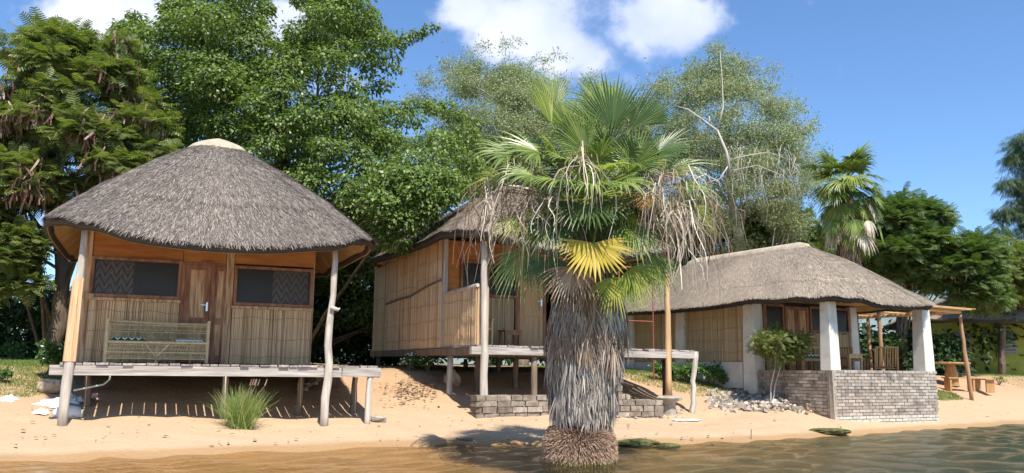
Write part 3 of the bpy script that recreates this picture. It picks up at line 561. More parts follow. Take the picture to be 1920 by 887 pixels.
def pillar(x, y, s, z0, z1, ta=.03):
    mb = MB(); h = s/2; V = [(x-h-ta, y-h-ta, z0), (x+h+ta, y-h-ta, z0), (x+h+ta, y+h+ta, z0), (x-h-ta, y+h+ta, z0), (x-h, y-h, z1), (x+h, y-h, z1), (x+h, y+h, z1), (x-h, y+h, z1)]
    mb.add(V, [(0, 3, 2, 1), (4, 5, 6, 7), (0, 1, 5, 4), (1, 2, 6, 5), (2, 3, 7, 6), (3, 0, 4, 7)]); o = mb.build('pillar', T['white'], root)
    m_ = o.modifiers.new('b', 'BEVEL'); m_.width = .02; m_.segments = 2
pillar(.14, .2, .25, zt3-.03, 3.0, .035); pillar(3.44, .2, .28, zt3-.03, 3.0, .04); pillar(3.5, 2.35, .26, zt3-.06, 3.0); pillar(.1, 2.50, .34, .3, 3.0, .035)
for y in (5.15, 7.4, 9.0): pillar(.1, y, .28 if y < 9 else .4, .8, 3.0)
mb = MB(); mb.box(.0, .14, 2.8, 9.2, .85, 1.50); mb.box(.0, 3.55, 9.21, 9.35, .85, 3.0); mb.box(3.45, 3.6, 2.5, 9.2, .85, 3.0); mb.build('plinth_wall', T['white'], root)
for (a_, b_) in ((2.78, 5.0), (5.3, 7.25), (7.55, 8.8)):
    mb = MB(); reed_panel(mb, (.06, a_), (.06, b_), 1.505, 2.98, out=(-1, 0)); ties(mb, (.06, a_), (.06, b_), (1.75, 2.05, 2.35, 2.65), (-1, 0), .005); mb.build('reed_wall', T['reedg'], root)
# house front seen through the terrace
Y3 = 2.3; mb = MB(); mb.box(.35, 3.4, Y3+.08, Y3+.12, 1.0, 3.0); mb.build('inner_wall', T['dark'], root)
window(root, .25, .93, 2.28, 2.95, Y3); door(root, .97, 1.40, 1.06, 2.92, Y3, T['door'], handle=False); door(root, 1.41, 1.82, 1.06, 2.92, Y3, T['door'], handle=False)
window(root, 1.86, 3.35, 2.28, 2.95, Y3, mull=2.35)
mb = MB(); reed_panel(mb, (.3, Y3-.01), (.93, Y3-.01), 1.06, 2.27); mb.build('reed_front', T['reedg'], root); mb = MB(); reed_panel(mb, (1.86, Y3-.01), (3.35, Y3-.01), 1.06, 2.27); mb.build('reed_front', T['reedg'], root)
mb = MB(); mb.path([(-.1, .2, 2.97), (2, .2, 2.95), (3.7, .2, 2.96)], .05, 7); mb.build('eave_beam', T['tan'], root)
mb = MB(); mb.box(.05, 3.55, .05, 9.2, 3.03, 3.06); mb.build('reed_ceiling', T['under'], root)
roof(root, 1.62, 4.3, 2.2, 4.85, 2.0, 3.06, 4.55, T['thatch3'], 160000, seed=9, th=.17, pw=1.3, front_drop=.14, right_drop=.05, left_drop=.03, cap=.13, expo=4.5, blade=.16)

# ------------------------------------------------------------------ pergola, green house
C0 = Vector((10.1, 23.5)); C1 = Vector((13.45, 25.6)); dv = Vector((-.49, .87))*6.5
pg = empty('reed_pergola', (C0.x, C0.y, float(gh(C0.x, C0.y))), 0, label='flat reed shade roof on leaning poles beyond the white house', cat='pergola')
gz = pg.location.z; corners = [C0, C1, C1+dv, C0+dv, (C0+C1)/2+dv*.55, C0+dv*.5, C1+dv*.5]
tops = []
for i, c_ in enumerate(corners):
    zt_ = 3.08-gz-.0+rnd.uniform(-.03, .03); tp = (c_.x-C0.x, c_.y-C0.y, zt_); tops.append(tp); lean = (-.0, 0) if i != 1 else (.15, -.05)
    mb = MB(); mb.rough_pole((tp[0]+lean[0]+rnd.uniform(-.08, .08), tp[1]+lean[1], -.1), tp, .06, .05, wob=.015); mb.build('pole', T['pole'], pg, smooth=True)
for i, j in ((0, 1), (2, 3), (0, 3), (1, 2), (5, 6)):
    mb = MB(); mb.path([tops[i], tops[j]], .05, 7); mb.build('beam', T['tan'], pg)
mb = MB(); e1 = Vector((C1.x-C0.x, C1.y-C0.y, 0)); e2 = Vector((dv.x, dv.y, 0)); zz = tops[0][2]+.07; n = 130
for k in range(n):
    s0 = k/n*1.1-.05; o = Vector((0, 0, zz+rnd.uniform(-.015, .03))); a_ = e1*(-.08+rnd.uniform(-.03, .03))+e2*s0+o; b_ = e1*(1.06+rnd.uniform(-.04, .05))+e2*(s0+rnd.uniform(-.01, .01))+o; mb.beam(a_, b_, .055, .02)
mb.build('reed_cover', T['under'], pg)
gx = empty('green_house', (18.2, 37, float(gh(18.2, 37))), -.25, label='lime green house with low thatch roof in the shade at far right', cat='house')
mb = MB(); mb.box(0, 7.5, 0, 5, -.3, 2.25); mb.build('wall', T['green'], gx)
mb = MB(); mb.box(.85, 1.45, -.04, .0, .0, 1.75); mb.build('door', T['gdoor'], gx)
mb = MB(); frame(mb, 2.55, 3.2, .85, 1.75, -.0, .05, .05); wn = mb.build('window', T['gdoor'], gx); mb = MB()
for k in range(6): mb.beam((2.6, -.03, .95+k*.14), (3.15, -.03, .95+k*.14), .05, .085, (0, -.5, 1))
mb.build('louvres', T['gdoor'], wn)
roof(gx, 3.6, 2.4, 4.9, 3.6, 0.1, 2.3, 4.2, T['thatch3'], 20000, seed=12, front_drop=0, cap=.12)

# ------------------------------------------------------------------ walls, pedestal, rocks
rw = empty('block_wall', loc(h2, .0, -.1), h2[2], label='low rough grey block wall under the deck of the middle hut', cat='wall')
zb = rw.location.z; 
def blockrun(mb, x0, x1, y0, z0, n, bh, bl):
    for r in range(n):
        x = x0-rnd.uniform(0, bl*.5)
        while x < x1:
            w_ = rnd.uniform(.8, 1.15)*bl; a_, b_ = max(x, x0), min(x+w_-.02, x1); x += w_
            if b_-a_ > .08: mb.box(a_, b_, y0-.04+rnd.uniform(-.015, .015), y0+.24, z0+r*bh, z0+(r+1)*bh-.014, j=.012)
mb = MB(); blockrun(mb, -.05, 2.2, -.02, -.14, 5, .115, .3); mb.build('blocks', T['block'], rw)
mb = MB(); mb.box(-.02, 2.18, .0, .2, -.2, .42); mb.build('fill', T['mortar'], rw)
r2 = empty('block_wall', loc(h2, 3.05, -.2), h2[2]-.1, label='stepped pile of crumbling blocks between the palm and the stone pedestal', cat='wall')
mb = MB(); blockrun(mb, 0, 1.2, 0, -.14, 4, .12, .28); blockrun(mb, .1, .45, .05, .34, 1, .12, .25); blockrun(mb, -.2, .5, .5, -.1, 6, .12, .3); mb.build('blocks', T['block'], r2); mb = MB(); mb.box(.02, 1.18, .02, .6, -.2, .30); mb.build('fill', T['mortar'], r2)
pd = loc(h2, 4.67, -.02); q = MB(); q.lathe([(.16, 0), (.15, .2), (.13, .34), (.16, .4), (.27, .43), (.29, .48), (.24, .52), (.1, .53)], n=18, j=.07)
zp = .72-.53; e = q.build('stone_pedestal', T['stone'], smooth=False, label='mushroom shaped stone pedestal carrying the peeled wooden pole', cat='pedestal', loc=(pd[0], pd[1], zp))
def rock(px, py, sx, sy, sz, mat, label, seed, name='rock', cat='rock', sink=.3, rz=0, zoff=0):
    p = G(px, py); return obj(name, rock_mesh(name, sx, sy, sz, seed, mat), label=label, cat=cat, loc=(p[0], p[1]+sy*.7, float(gh(p[0], p[1]+sy*.7))+sz*(1-sink)+zoff), rz=rz)
rock(88, 738, .2, .15, .14, T['tstone'], 'orange brown rock lying on the left grass edge', 3)
rock(705, 792, .18, .12, .06, T['stone'], 'flat grey stone by the end post of the left deck', 5)
rock(846, 725, .2, .17, .17, T['tstone'], 'brown boulder on the bank left of the middle hut post', 8)
rock(1532, 775, .22, .17, .17, T['tstone'], 'squarish tan rock against the corner of the terrace wall', 11)
rock(1562, 817, .42, .2, .07, T['moss'], 'flat green mossy rock at the waterline below the terrace', 14, sink=.4)
rock(1200, 842, .42, .14, .065, T['moss'], 'long dark mossy rock in the shallows right of the palm', 17, zoff=.03)
rock(1255, 846, .2, .08, .05, T['moss'], 'small dark mossy stone trailing right of the long mossy rock', 18, zoff=.03)
rock(985, 867, .07, .05, .03, T['wire'], 'small black stone in the water left of the palm', 21, zoff=.05)
# rubble heap
P = []; V = []; F = []
rub = MB()
import itertools
def chunk(mb, c, s):
    V = []
    for z in (-.5, .5):
        for a_, b_ in ((-1, -1), (1, -1), (1, 1), (-1, 1)): V.append(Vector((a_*s[0]*rnd.uniform(.5, 1), b_*s[1]*rnd.uniform(.5, 1), z*s[2]*rnd.uniform(.6, 1.3))))
    rot = Matrix.Rotation(rnd.uniform(0, 6.28), 3, 'Z') @ Matrix.Rotation(rnd.uniform(-.6, .6), 3, 'X') @ Matrix.Rotation(rnd.uniform(-.6, .6), 3, 'Y')
    mb.add([rot @ v+Vector(c) for v in V], [(0, 3, 2, 1), (4, 5, 6, 7), (0, 1, 5, 4), (1, 2, 6, 5), (2, 3, 7, 6), (3, 0, 4, 7)])
for k in range(900):
    tt = rnd.random(); px = 1325+tt*200; py = rnd.triangular(728, 772, 750)+tt*8; p = G(px, py); s = rnd.uniform(.02, .085); hgt = .12*math.exp(-((px-1450)/50)**2)
    chunk(rub, (p[0], p[1], p[2]+rnd.uniform(-.02, .03)+hgt*rnd.random()), (s, s*.8, s*.9))
rub.build('rubble', T['rubble'], kind='stuff', label='heap of pale broken stone on the sand left of the terrace')
rub = MB()
for k in range(150):
    p = G(rnd.uniform(1130, 1290), rnd.uniform(768, 785)); s = rnd.uniform(.01, .035); chunk(rub, (p[0], p[1], p[2]+.01), (s, s, s))
for k in range(130):
    p = G(rnd.uniform(0, 1900), rnd.uniform(760, 840)); s = rnd.uniform(.008, .022); chunk(rub, (p[0], p[1], p[2]+.005), (s, s, s))
rub.build('pebbles', T['rubble'], kind='stuff', label='small loose stones scattered on the sand')

# ------------------------------------------------------------------ furniture
def cushion(x0, x1, y0, y1, z, mat, loc_, rz, label, h=.07):
    mb = MB(); mb.box(x0, x1, y0, y1, z, z+h); o = mb.build('cushion', mat, label=label, cat='cushion', group='cushions on the cane bench', loc=loc_, rz=rz); b_ = o.modifiers.new('b', 'BEVEL'); b_.width = .03; b_.segments = 3; return o
bl_ = loc(h1, .6, 1.0, 1.285); be = empty('cane_bench', bl_, h1[2]-.02, label='pale woven cane bench with tall back on the left hut deck', cat='bench')
Wb = 1.62
for x in (0, Wb):
    mb = MB(); mb.path([(x, 0, 0), (x, 0, .74)], .026, 8); mb.build('front_leg', T['cane'], be); mb = MB(); mb.path([(x, .5, 0), (x, .52, .74)], .024, 8); mb.build('rear_leg', T['cane'], be)
    mb = MB(); mb.path([(x, 0, .7), (x, .52, .7)], .02, 6); mb.path([(x, 0, .3), (x, .52, .3)], .02, 6); mb.build('arm_rail', T['cane'], be)
for x in (.27, .8, 1.35):
    mb = MB(); mb.path([(x, .02+(.46 if x != .8 else 0), 0), (x, .02+(.46 if x != .8 else 0), .3)], .02, 6); mb.build('leg', T['cane'], be)
mb = MB(); mb.box(.02, Wb-.02, .03, .5, .33, .35); mb.build('seat', T['cane'], be)
mb = MB()
for z in (.07, .18, .35): mb.path([(0, -.005, z), (Wb, -.005, z)], .012 if z != .35 else .022, 6)
mb.path([(.6, -.01, .34), (.8, -.01, .1)], .012, 6); mb.path([(1., -.01, .34), (.8, -.01, .1)], .012, 6)
n = 64
for k in range(n):
    x = .02+(Wb-.04)*k/n; dx = .05
    for s in (-1, 1):
        a_ = x if s > 0 else x+dx; b_ = x+dx if s > 0 else x
        mb.beam((a_, -.004*s, .07), (b_, -.004*s, .34), .007, .004, (0, 1, 0))
mb.build('woven_front', T['cane'], be)
mb = MB()
for z, r in ((.70, .022), (.66, .012), (.58, .009), (.54, .009), (.44, .008)): mb.path([(0, .52, z+(.03 if r > .02 else 0)), (Wb*.5, .53, z), (Wb, .52, z)], r, 6)
for k in range(80): mb.beam((Wb*(k+.5)/80, .525, .36), (Wb*(k+.5)/80+.01, .525, .70), .006, .004, (0, 1, 0))
mb.build('backrest', T['cane'], be)
cushion(.07, .6, .05, .48, .355, T['cush'], bl_, h1[2]-.02, 'dark green zigzag cushion at the left end of the cane bench')
cushion(1.08, 1.55, .05, .48, .355, T['cush2'], bl_, h1[2]-.02, 'pale patterned cushion at the right end of the cane bench', .06)
def table(name, loc_, rz, w_, d_, h_, mat, label, cat, shelf=False, **k):
    e = empty(name, loc_, rz, label=label, cat=cat, **k); mb = MB(); mb.box(-w_/2, w_/2, -d_/2, d_/2, h_-.03, h_); mb.build('table_top', mat, e)
    for a_ in (-1, 1):
        for b_ in (-1, 1): mb = MB(); x, y = a_*(w_/2-.04), b_*(d_/2-.04); mb.box(x-.025, x+.025, y-.025, y+.025, 0, h_-.03); mb.build('leg', mat, e)
    mb = MB(); mb.box(-w_/2+.05, w_/2-.05, -d_/2+.02, -d_/2+.045, h_-.1, h_-.031); mb.build('apron', mat, e)
    if shelf: mb = MB(); mb.box(-w_/2+.03, w_/2-.03, -d_/2+.03, d_/2-.03, h_*.3, h_*.3+.02); mb.build('shelf', mat, e)
    return e
def armchair(loc_, rz, label, group, arch=False, mat=None, s=1.):
    mat = mat or T['furn']; e = empty('armchair', loc_, rz, label=label, cat='chair', group=group)
    for x in (-.27, .27):
        mb = MB(); mb.box(x-.022, x+.022, -.27, -.225, 0, .56); mb.build('leg', mat, e); mb = MB(); mb.beam((x, .22, 0), (x, .3, .82 if not arch else .6), .045, .045, (1, 0, 0)); mb.build('leg', mat, e)
        mb = MB(); mb.box(x-.03, x+.03, -.3, .28, .562, .59); mb.build('arm_rest', mat, e)
    mb = MB()
    for k in range(6): mb.box(-.25, .25, -.24+k*.08, -.18+k*.08, .36-.01*k, .385-.01*k)
    mb.build('seat', mat, e); mb = MB()
    if arch:
        P = [(-.27, .3, .4)]+[(-.27*math.cos(t_), .32, .6+.42*math.sin(t_)) for t_ in np.linspace(0, math.pi, 12)]+[(.27, .3, .4)]; mb.path(P, .022, 7)
        P = [(-.2*math.cos(t_), .32, .6+.3*math.sin(t_)) for t_ in np.linspace(0, math.pi, 10)]; mb.path(P, .012, 6)
        for k in range(9): x = -.2+.05*k; mb.beam((x, .31, .4), (x, .32, .6+.4*math.sqrt(max(0, 1-(x/.27)**2))), .03, .008, (0, 1, 0))
    else:
        for k in range(8): x = -.22+k*.063; mb.beam((x, .24, .36), (x, .32, .84), .035, .015, (0, 1, 0))
        mb.beam((-.28, .325, .84), (.28, .325, .84), .05, .04)
    mb.build('backrest', mat, e); return e
armchair(loc(h2, .62, 1.45, 1.735), h2[2]+.2, 'golden cane armchair with arched back on the middle hut porch', None, True, T['cane'])
table('stool', loc(h2, 1.42, 1.35, 1.735), h2[2], .42, .36, .36, T['frame'], 'small dark wooden stool beside the cane armchair on the porch', 'stool')
# terrace furniture
zt = 1.055
bn = empty('wooden_bench', loc(h3, .95, 1.55, zt), h3[2]-.1, label='wooden bench with zigzag seat cushion behind the seedling tree', cat='bench')
for x in (-.38, .38):
    for y in (-.2, .2): mb = MB(); mb.box(x-.03, x+.03, y-.03, y+.03, 0, .78); mb.build('leg', T['furn'], bn)
mb = MB(); mb.box(-.42, .42, -.24, .24, .48, .54); mb.build('seat', T['furn'], bn); mb = MB(); mb.box(-.45, .45, -.26, -.2, .78, .83); mb.box(-.45, .45, .2, .26, .95, 1.0); mb.build('arm_rest', T['furn'], bn)
mb = MB(); mb.box(-.4, .4, -.22, .22, .545, .63); mb.build('cushion', T['cush'], label='black and white zigzag cushion on the terrace bench', cat='cushion', loc=loc(h3, .95, 1.55, zt), rz=h3[2]-.1)
table('side_table', loc(h3, 1.75, 1.0, zt), h3[2], .5, .42, .66, T['tan'], 'light wooden side table right of the corner pillar', 'table')
armchair(loc(h3, 2.2, 1.7, zt), h3[2]-1.1, 'slatted wooden armchair facing right beside the inner pillar', 'slatted armchairs on the terrace')
armchair(loc(h3, 2.95, 1.0, zt), h3[2]+2.6, 'slatted wooden armchair with its back to the lake by the right pillar', 'slatted armchairs on the terrace')
table('low_table', loc(h3, 2.75, 1.75, zt), h3[2], .6, .42, .6, T['furn'], 'low wooden table between the two slatted armchairs', 'table')
# picnic table
px_, py_ = 14.3, 28.; pzg = float(gh(px_, py_)); pt = empty('picnic_table', (px_, py_, pzg), .3, label='round topped picnic table under the pergola edge', cat='table')
mb = MB(); mb.lathe([(.56, .70), (.58, .72), (.58, .75), (.56, .76)], n=28); mb.build('table_top', T['furn'], pt)
mb = MB(); mb.lathe([(.2, 0), (.2, .4), (.12, .69)], n=10); mb.build('pedestal', T['furn'], pt)
for (dx, dy, r_, lb) in ((-.25, -.95, .3, 'plank bench in front of the round picnic table'), (.95, -.1, 1.5, 'plank bench at the right of the round picnic table')):
    e = empty('plank_bench', (px_+dx, py_+dy, float(gh(px_+dx, py_+dy))), r_, label=lb, cat='bench', group='benches at the picnic table'); mb = MB(); mb.box(-.55, .55, -.15, .15, .4, .44); mb.build('seat', T['furn'], e)
    for x in (-.45, .45): mb = MB(); mb.box(x-.035, x+.035, -.12, .12, 0, .4); mb.build('leg', T['furn'], e)
# red frame behind the deck, hanging cable, pipe
rf = (3.72, 22.4, float(gh(3.72, 22.4))); e = empty('red_frame', rf, .1, label='thin red metal pole frame behind the end of the middle deck', cat='frame')
mb = MB(); mb.path([(0, 0, 0), (0, 0, 3.)], .016, 7); mb.build('upright', T['red'], e); mb = MB(); mb.path([(-.9, 0, 0), (-.9, 0, 3.)], .022, 7); mb.build('upright', T['red'], e); mb = MB(); mb.path([(-.9, 0, 1.55), (0, 0, 1.53)], .014, 7); mb.build('crossbar', T['red'], e); mb = MB(); mb.path([(-.9, 0, 2.95), (0, 0, 2.95)], .02, 7); mb.build('crossbar', T['red'], e)
a_ = np.array(loc(h1, 4.6, 4.5, 3.45)); b_ = np.array(loc(h2, -.0, 5.5, 3.95)); mb = MB(); mb.path([a_+(b_-a_)*k/12-np.array([0, 0, .25*math.sin(math.pi*k/12)]) for k in range(13)], .008, 5); mb.build('overhead_cable', T['wire'], label='thin black cable sagging between the two stilted huts', cat='cable')
mb = MB(); a_ = loc(h1, .35, .9, .62); mb.path([(loc(h1, .2, .6, .83)), loc(h1, .62, .8, .92), loc(h1, .7, .85, 1.0), loc(h1, .71, .86, 1.2)], .016, 8); mb.build('waste_pipe', T['pipe'], smooth=True, label='pale plastic waste pipe bending up under the left deck', cat='pipe')

# litter at left
def rag(name, px, py, w_, d_, h_, mat, label, cat, seed):
    p = G(px, py); rg = np.random.default_rng(seed); n = 26; X, Y = np.meshgrid(np.linspace(-1, 1, n), np.linspace(-1, 1, n)); Z = np.zeros_like(X)
    Z = np.abs(np.vectorize(lambda a, b: noise.noise(Vector((a*1.6, b*1.6, seed)))+.6*noise.noise(Vector((a*4, b*4, seed+9))))(X, Y))*1.5+.25
    ed = np.maximum(np.abs(X), np.abs(Y)); Z *= (1-ed**3); rr = 1+.2*np.sin(np.arctan2(Y, X)*5+seed); xx = p[0]+X*rr*w_; yy_ = p[1]+d_+Y*rr*d_
    V = np.stack([X*rr*w_, Y*rr*d_, Z*h_*.75+gh(xx, yy_)-p[2]+.012], -1).reshape(-1, 3); i = (np.arange(n-1)[:, None]*n+np.arange(n-1)[None]).ravel()
    obj(name, mesh(name, V, np.stack([i, i+1, i+n+1, i+n], 1), mat, True), label=label, cat=cat, loc=(p[0], p[1]+d_, p[2]))
rag('woven_sack', 90, 765, .25, .15, .1, T['sack'], 'crumpled grey white woven sack at the left grass edge', 'sack', 2)
rag('plastic_bag', 6, 755, .12, .1, .09, T['plastic'], 'crumpled white plastic bag cut by the left picture edge', 'bag', 4)
rag('plastic_bag', 122, 757, .22, .12, .12, T['sack'], 'grey and white bag above the white basin', 'bag', 6)
rag('white_cloth', 1293, 790, .26, .14, .02, T['plastic'], 'white cloth on the sand beside the deck end post', 'cloth', 8)
rag('crushed_bottle', 72, 778, .11, .06, .1, T['plastic'], 'crushed white plastic bottle left of the basin', 'bottle', 12)
p = G(112, 782); mb = MB(); mb.lathe([(.24, 0), (.22, .1), (.16, .16), (.05, .19)], n=22, j=.03); mb.build('white_basin', T['plastic'], smooth=True, label='upturned white basin on the sand by the left deck post', cat='basin', loc=(p[0]+.03, p[1]+.2, p[2]-.01))
p = G(1420, 828); mb = MB(); mb.path([(0, 0, -.1), (.01, 0, .18)], .009, 5); mb.build('stick', T['dpost'], label='thin dark stick standing upright at the waterline', cat='stick', loc=tuple(G(1408, 824)))
mb = MB(); p = G(855, 826); q_ = G(888, 853); mb.path([(0, 0, .03), (.16, -.2, .03), (.3, -.45, .06), (q_[0]-p[0]+.05, q_[1]-p[1], .02)], [.012, .025, .03, .015], 6); mb.path([(.16, -.2, .03), (.05, -.35, .04)], [.015, .006], 5); mb.build('driftwood_branch', T['dpost'], label='dark driftwood branch at the water left of the palm', cat='driftwood', loc=tuple(p))
mb = MB(); p = G(790, 770)
# ------------------------------------------------------------------ foliage machinery
def norm(a): return a/(np.linalg.norm(a, axis=-1, keepdims=True)+1e-9)
def scatter(Vt, Ft, pos, ax, nr, sc_):
    ax = norm(ax); sd = norm(np.cross(ax, nr)); nn = np.cross(sd, ax); B = np.stack([sd, ax, nn], 1)*sc_[:, None, None]
    V = np.einsum('kj,njl->nkl', Vt, B)+pos[:, None]; n, k = len(pos), len(Vt); F = (Ft[None]+(np.arange(n)*k)[:, None, None]).reshape(-1, Ft.shape[1]); return V.reshape(-1, 3), F
LEAF = (np.array([[0, 0, 0], [.28, .45, .06], [0, 1, -.08], [-.28, .45, .06]]), np.array([[0, 1, 2, 3]]))
def fern(np_=9, wd=.30, pw=.085):
    V = []; F = []
    for i in range(np_):
        y = .08+.92*i/np_; l = wd*math.sin(math.pi*(.12+.8*i/np_))
        for s in (-1, 1):
            o = len(V); V += [[0, y-pw*.3, 0], [0, y+pw*.55, 0], [s*l, y+pw*.9+.05, -.07], [s*l, y+pw*.3+.05, -.07]]; F.append([o, o+1, o+2, o+3])
    o = len(V); V += [[-.01, 0, 0], [.01, 0, 0], [.006, 1, -.03], [-.006, 1, -.03]]; F.append([o, o+1, o+2, o+3]); return np.array(V), np.array(F)
FERN = fern(); FERN2 = fern(6, .26, .12)
def sprig(k=7, sd=1):
    r = np.random.default_rng(sd); V = []; F = []
    for i in range(k):
        c_ = np.array([r.uniform(-.35, .35), (i+.5)/k, r.uniform(-.25, .25)]); s = .12; d = r.normal(size=3); d /= np.linalg.norm(d); e = np.cross(d, r.normal(size=3)); e /= np.linalg.norm(e); o = len(V)
        V += [c_-d*s, c_+e*s*.45, c_+d*s, c_-e*s*.45]; F.append([o, o+1, o+2, o+3])
    o = len(V); V += [np.array(q) for q in ([-.012, 0, 0], [.012, 0, 0], [.005, 1, 0], [-.005, 1, 0])]; F.append([o, o+1, o+2, o+3]); return np.array(V), np.array(F)
SPRIG = sprig()
def needles():
    V = []; F = []; r = np.random.default_rng(4)
    for i in range(7):
        x = r.uniform(-.15, .15); y = r.uniform(0, .5); z = r.uniform(-.15, .15); o = len(V); V += [[x-.02, y, z], [x+.02, y, z], [x*1.6+.008, y+.55, z*1.6-.05], [x*1.6-.008, y+.55, z*1.6-.05]]; F.append([o, o+1, o+2, o+3])
    return np.array(V), np.array(F)
NEED = needles()
def inpoly(x, y, P):
    c_ = False; j = len(P)-1
    for i in range(len(P)):
        if (P[i][1] > y) != (P[j][1] > y) and x < (P[j][0]-P[i][0])*(y-P[i][1])/(P[j][1]-P[i][1])+P[i][0]: c_ = not c_
        j = i
    return c_
def edged(x, y, P):
    m_ = 1e9
    for i in range(len(P)):
        a = np.array(P[i-1], float); b = np.array(P[i], float); d = b-a; t_ = np.clip(np.dot([x-a[0], y-a[1]], d)/(d@d+1e-9), 0, 1); m_ = min(m_, np.hypot(x-a[0]-d[0]*t_, y-a[1]-d[1]*t_))
    return m_
def clumps(poly, Y0, thick, n, rpx, emax=120, seed=0, mindist=0):
    r = random.Random(seed); xs = [p[0] for p in poly]; ys = [p[1] for p in poly]; out = []; tries = 0
    while len(out) < n and tries < 40*n:
        tries += 1; x, y = r.uniform(min(xs), max(xs)), r.uniform(min(ys), max(ys))
        if not inpoly(x, y, poly): continue
        e = edged(x, y, poly); rr = min(rpx*r.uniform(.65, 1.25), max(e*1.25, rpx*.35)); tk = thick*min(1, e/emax)**.5
        Y = Y0+tk*(r.uniform(-1, 1) if r.random() < .45 else -r.uniform(.6, 1)); c_ = at(x, y, Y)
        if mindist and tries < 25*n and any(np.linalg.norm((c_-q)*np.array([1, .8, 1.25])) < mindist*.5*(rr*Y/FP+w__) for q, w__ in out): continue
        out.append((c_, rr*Y/FP))
    return out
def foliage(cl, per, tpl, size, droop=.4, flat=.65, seed=1, up=1., shell=.75, jit=.45, wisp=0.):
    rg = np.random.default_rng(seed); C = np.array([c[0] for c in cl]); Rr = np.array([c[1] for c in cl]); w_ = Rr**2; cnt = np.maximum(3, (per*len(cl)*w_/w_.sum())).astype(int); idx = np.repeat(np.arange(len(cl)), cnt); n = len(idx)
    d = norm(rg.normal(size=(n, 3))+np.array([0, -.12, .28])); rad = np.clip(shell+(1-shell)*rg.normal(size=(n, 1))*.9, .15, 1.35)*(1+wisp*rg.exponential(.5, (n, 1))*(rg.random((n, 1)) < .3)); lump = 1+.22*np.sin(d[:, :1]*6+idx[:, None])*np.cos(d[:, 2:]*5+idx[:, None]*2)
    pos = C[idx]+d*rad*lump*Rr[idx][:, None]*np.array([1, 1, flat]); ax = norm(d*np.array([1, 1, .35])+np.array([0, 0, -droop])+rg.normal(size=(n, 3))*jit); nr = norm(np.array([0, 0, up])+d*.5+rg.normal(size=(n, 3))*jit)
    return scatter(tpl[0], tpl[1], pos, ax, nr, size*rg.uniform(.65, 1.25, n))
def limbs(base, forks, cl, r0, mat, root, seed, nl=28, name='trunk'):
    """trunk from base through forks, limbs out to a share of the crown clumps"""
    r = random.Random(seed); mb = MB(); P = [Vector(base)]+[Vector(f) for f in forks]; k = len(P); Q = []; RR = []
    for i in range(k-1):
        for s in range(4): t_ = s/4; Q.append(P[i].lerp(P[i+1], t_)+Vector((r.uniform(-1, 1), r.uniform(-1, 1), 0))*r0*.25*(i+s > 0)); RR.append(r0*(1-.6*(i+t_)/(k-1)))
    Q.append(P[-1]); RR.append(r0*.4); mb.path(Q, RR, 9)
    for c_, rr in r.sample(cl, min(nl, len(cl))):
        if rr < .42*c_[1]/33: continue
        c_ = Vector(c_); cand = [i for i in range(len(Q)) if Q[i].z < c_.z-.15*abs(c_.x-Q[i].x)] or [len(Q)//2]; i = max(cand, key=lambda j: Q[j].z-.35*(Q[j]-c_).length) if r.random() < .7 else r.choice(cand); s0 = Q[i]; m1 = s0.lerp(c_, .4)+Vector((r.uniform(-.25, .25), r.uniform(-.25, .25), .12*(c_-s0).length*r.uniform(.2, 1))); m2 = s0.lerp(c_, .75)+Vector((r.uniform(-.2, .2), r.uniform(-.2, .2), .1*(c_-s0).length*r.uniform(.2, 1)))
        ra = min(RR[i]*.45, r0*.2); mb.path([s0, m1, m2, c_], [ra, ra*.7, ra*.42, ra*.15], 6)
    return mb.build(name, mat, root, smooth=True)
def tree(label, cat, base, forks, cl, r0, bark, sets, seed, nl=28, name='tree'):
    e = empty(name, tuple(base), label=label, cat=cat); tr_ = limbs(base, forks, cl, r0, bark, None, seed, nl); off = np.array(base, float)
    def shift(o):
        me = o.data; co = np.empty(len(me.vertices)*3, np.float32); me.vertices.foreach_get('co', co); co = (co.reshape(-1, 3)-off).astype(np.float32); me.vertices.foreach_set('co', co.ravel()); me.update(); o.parent = e
    shift(tr_)
    for nm, (V, F), mt in sets: o = obj(nm, mesh(nm, V, F, mt), kind='stuff' if nm == 'seed_pods' else None); shift(o)
    return e
def gp(px, Y, dz=0): x = (px-960)/FP*Y; return (x, Y, float(gh(x, Y))+dz)
POD = []
def podtpl():
    V = []; F = []
    for i in range(5):
        y = i/4; z = .18*math.sin(y*2.6); w_ = .055*(.5+math.sin(math.pi*min(.95, y+.1))*.6)
        V += [[-w_, y, z], [w_, y, z]]
        if i: F.append([2*i-2, 2*i-1, 2*i+1, 2*i])
    return np.array(V), np.array(F)
PODT = podtpl()
def pods(cl, n, size, seed, k=9, R=.25):
    rg = np.random.default_rng(seed); pos = []
    for _ in range(n):
        c_, rr = cl[rg.integers(len(cl))]; d = norm(rg.normal(size=3)+np.array([0, -1.2, -.1])); b = np.array(c_)+d*rr*.95*np.array([1, 1, .6]); 
        for _ in range(k): pos.append(b+rg.normal(size=3)*R*np.array([.5, .5, .25]))
    pos = np.array(pos); m_ = len(pos); return scatter(PODT[0], PODT[1], pos, np.array([0, 0, -1.])+rg.normal(size=(m_, 3))*.28, rg.normal(size=(m_, 3)), size*rg.uniform(.6, 1.2, m_))

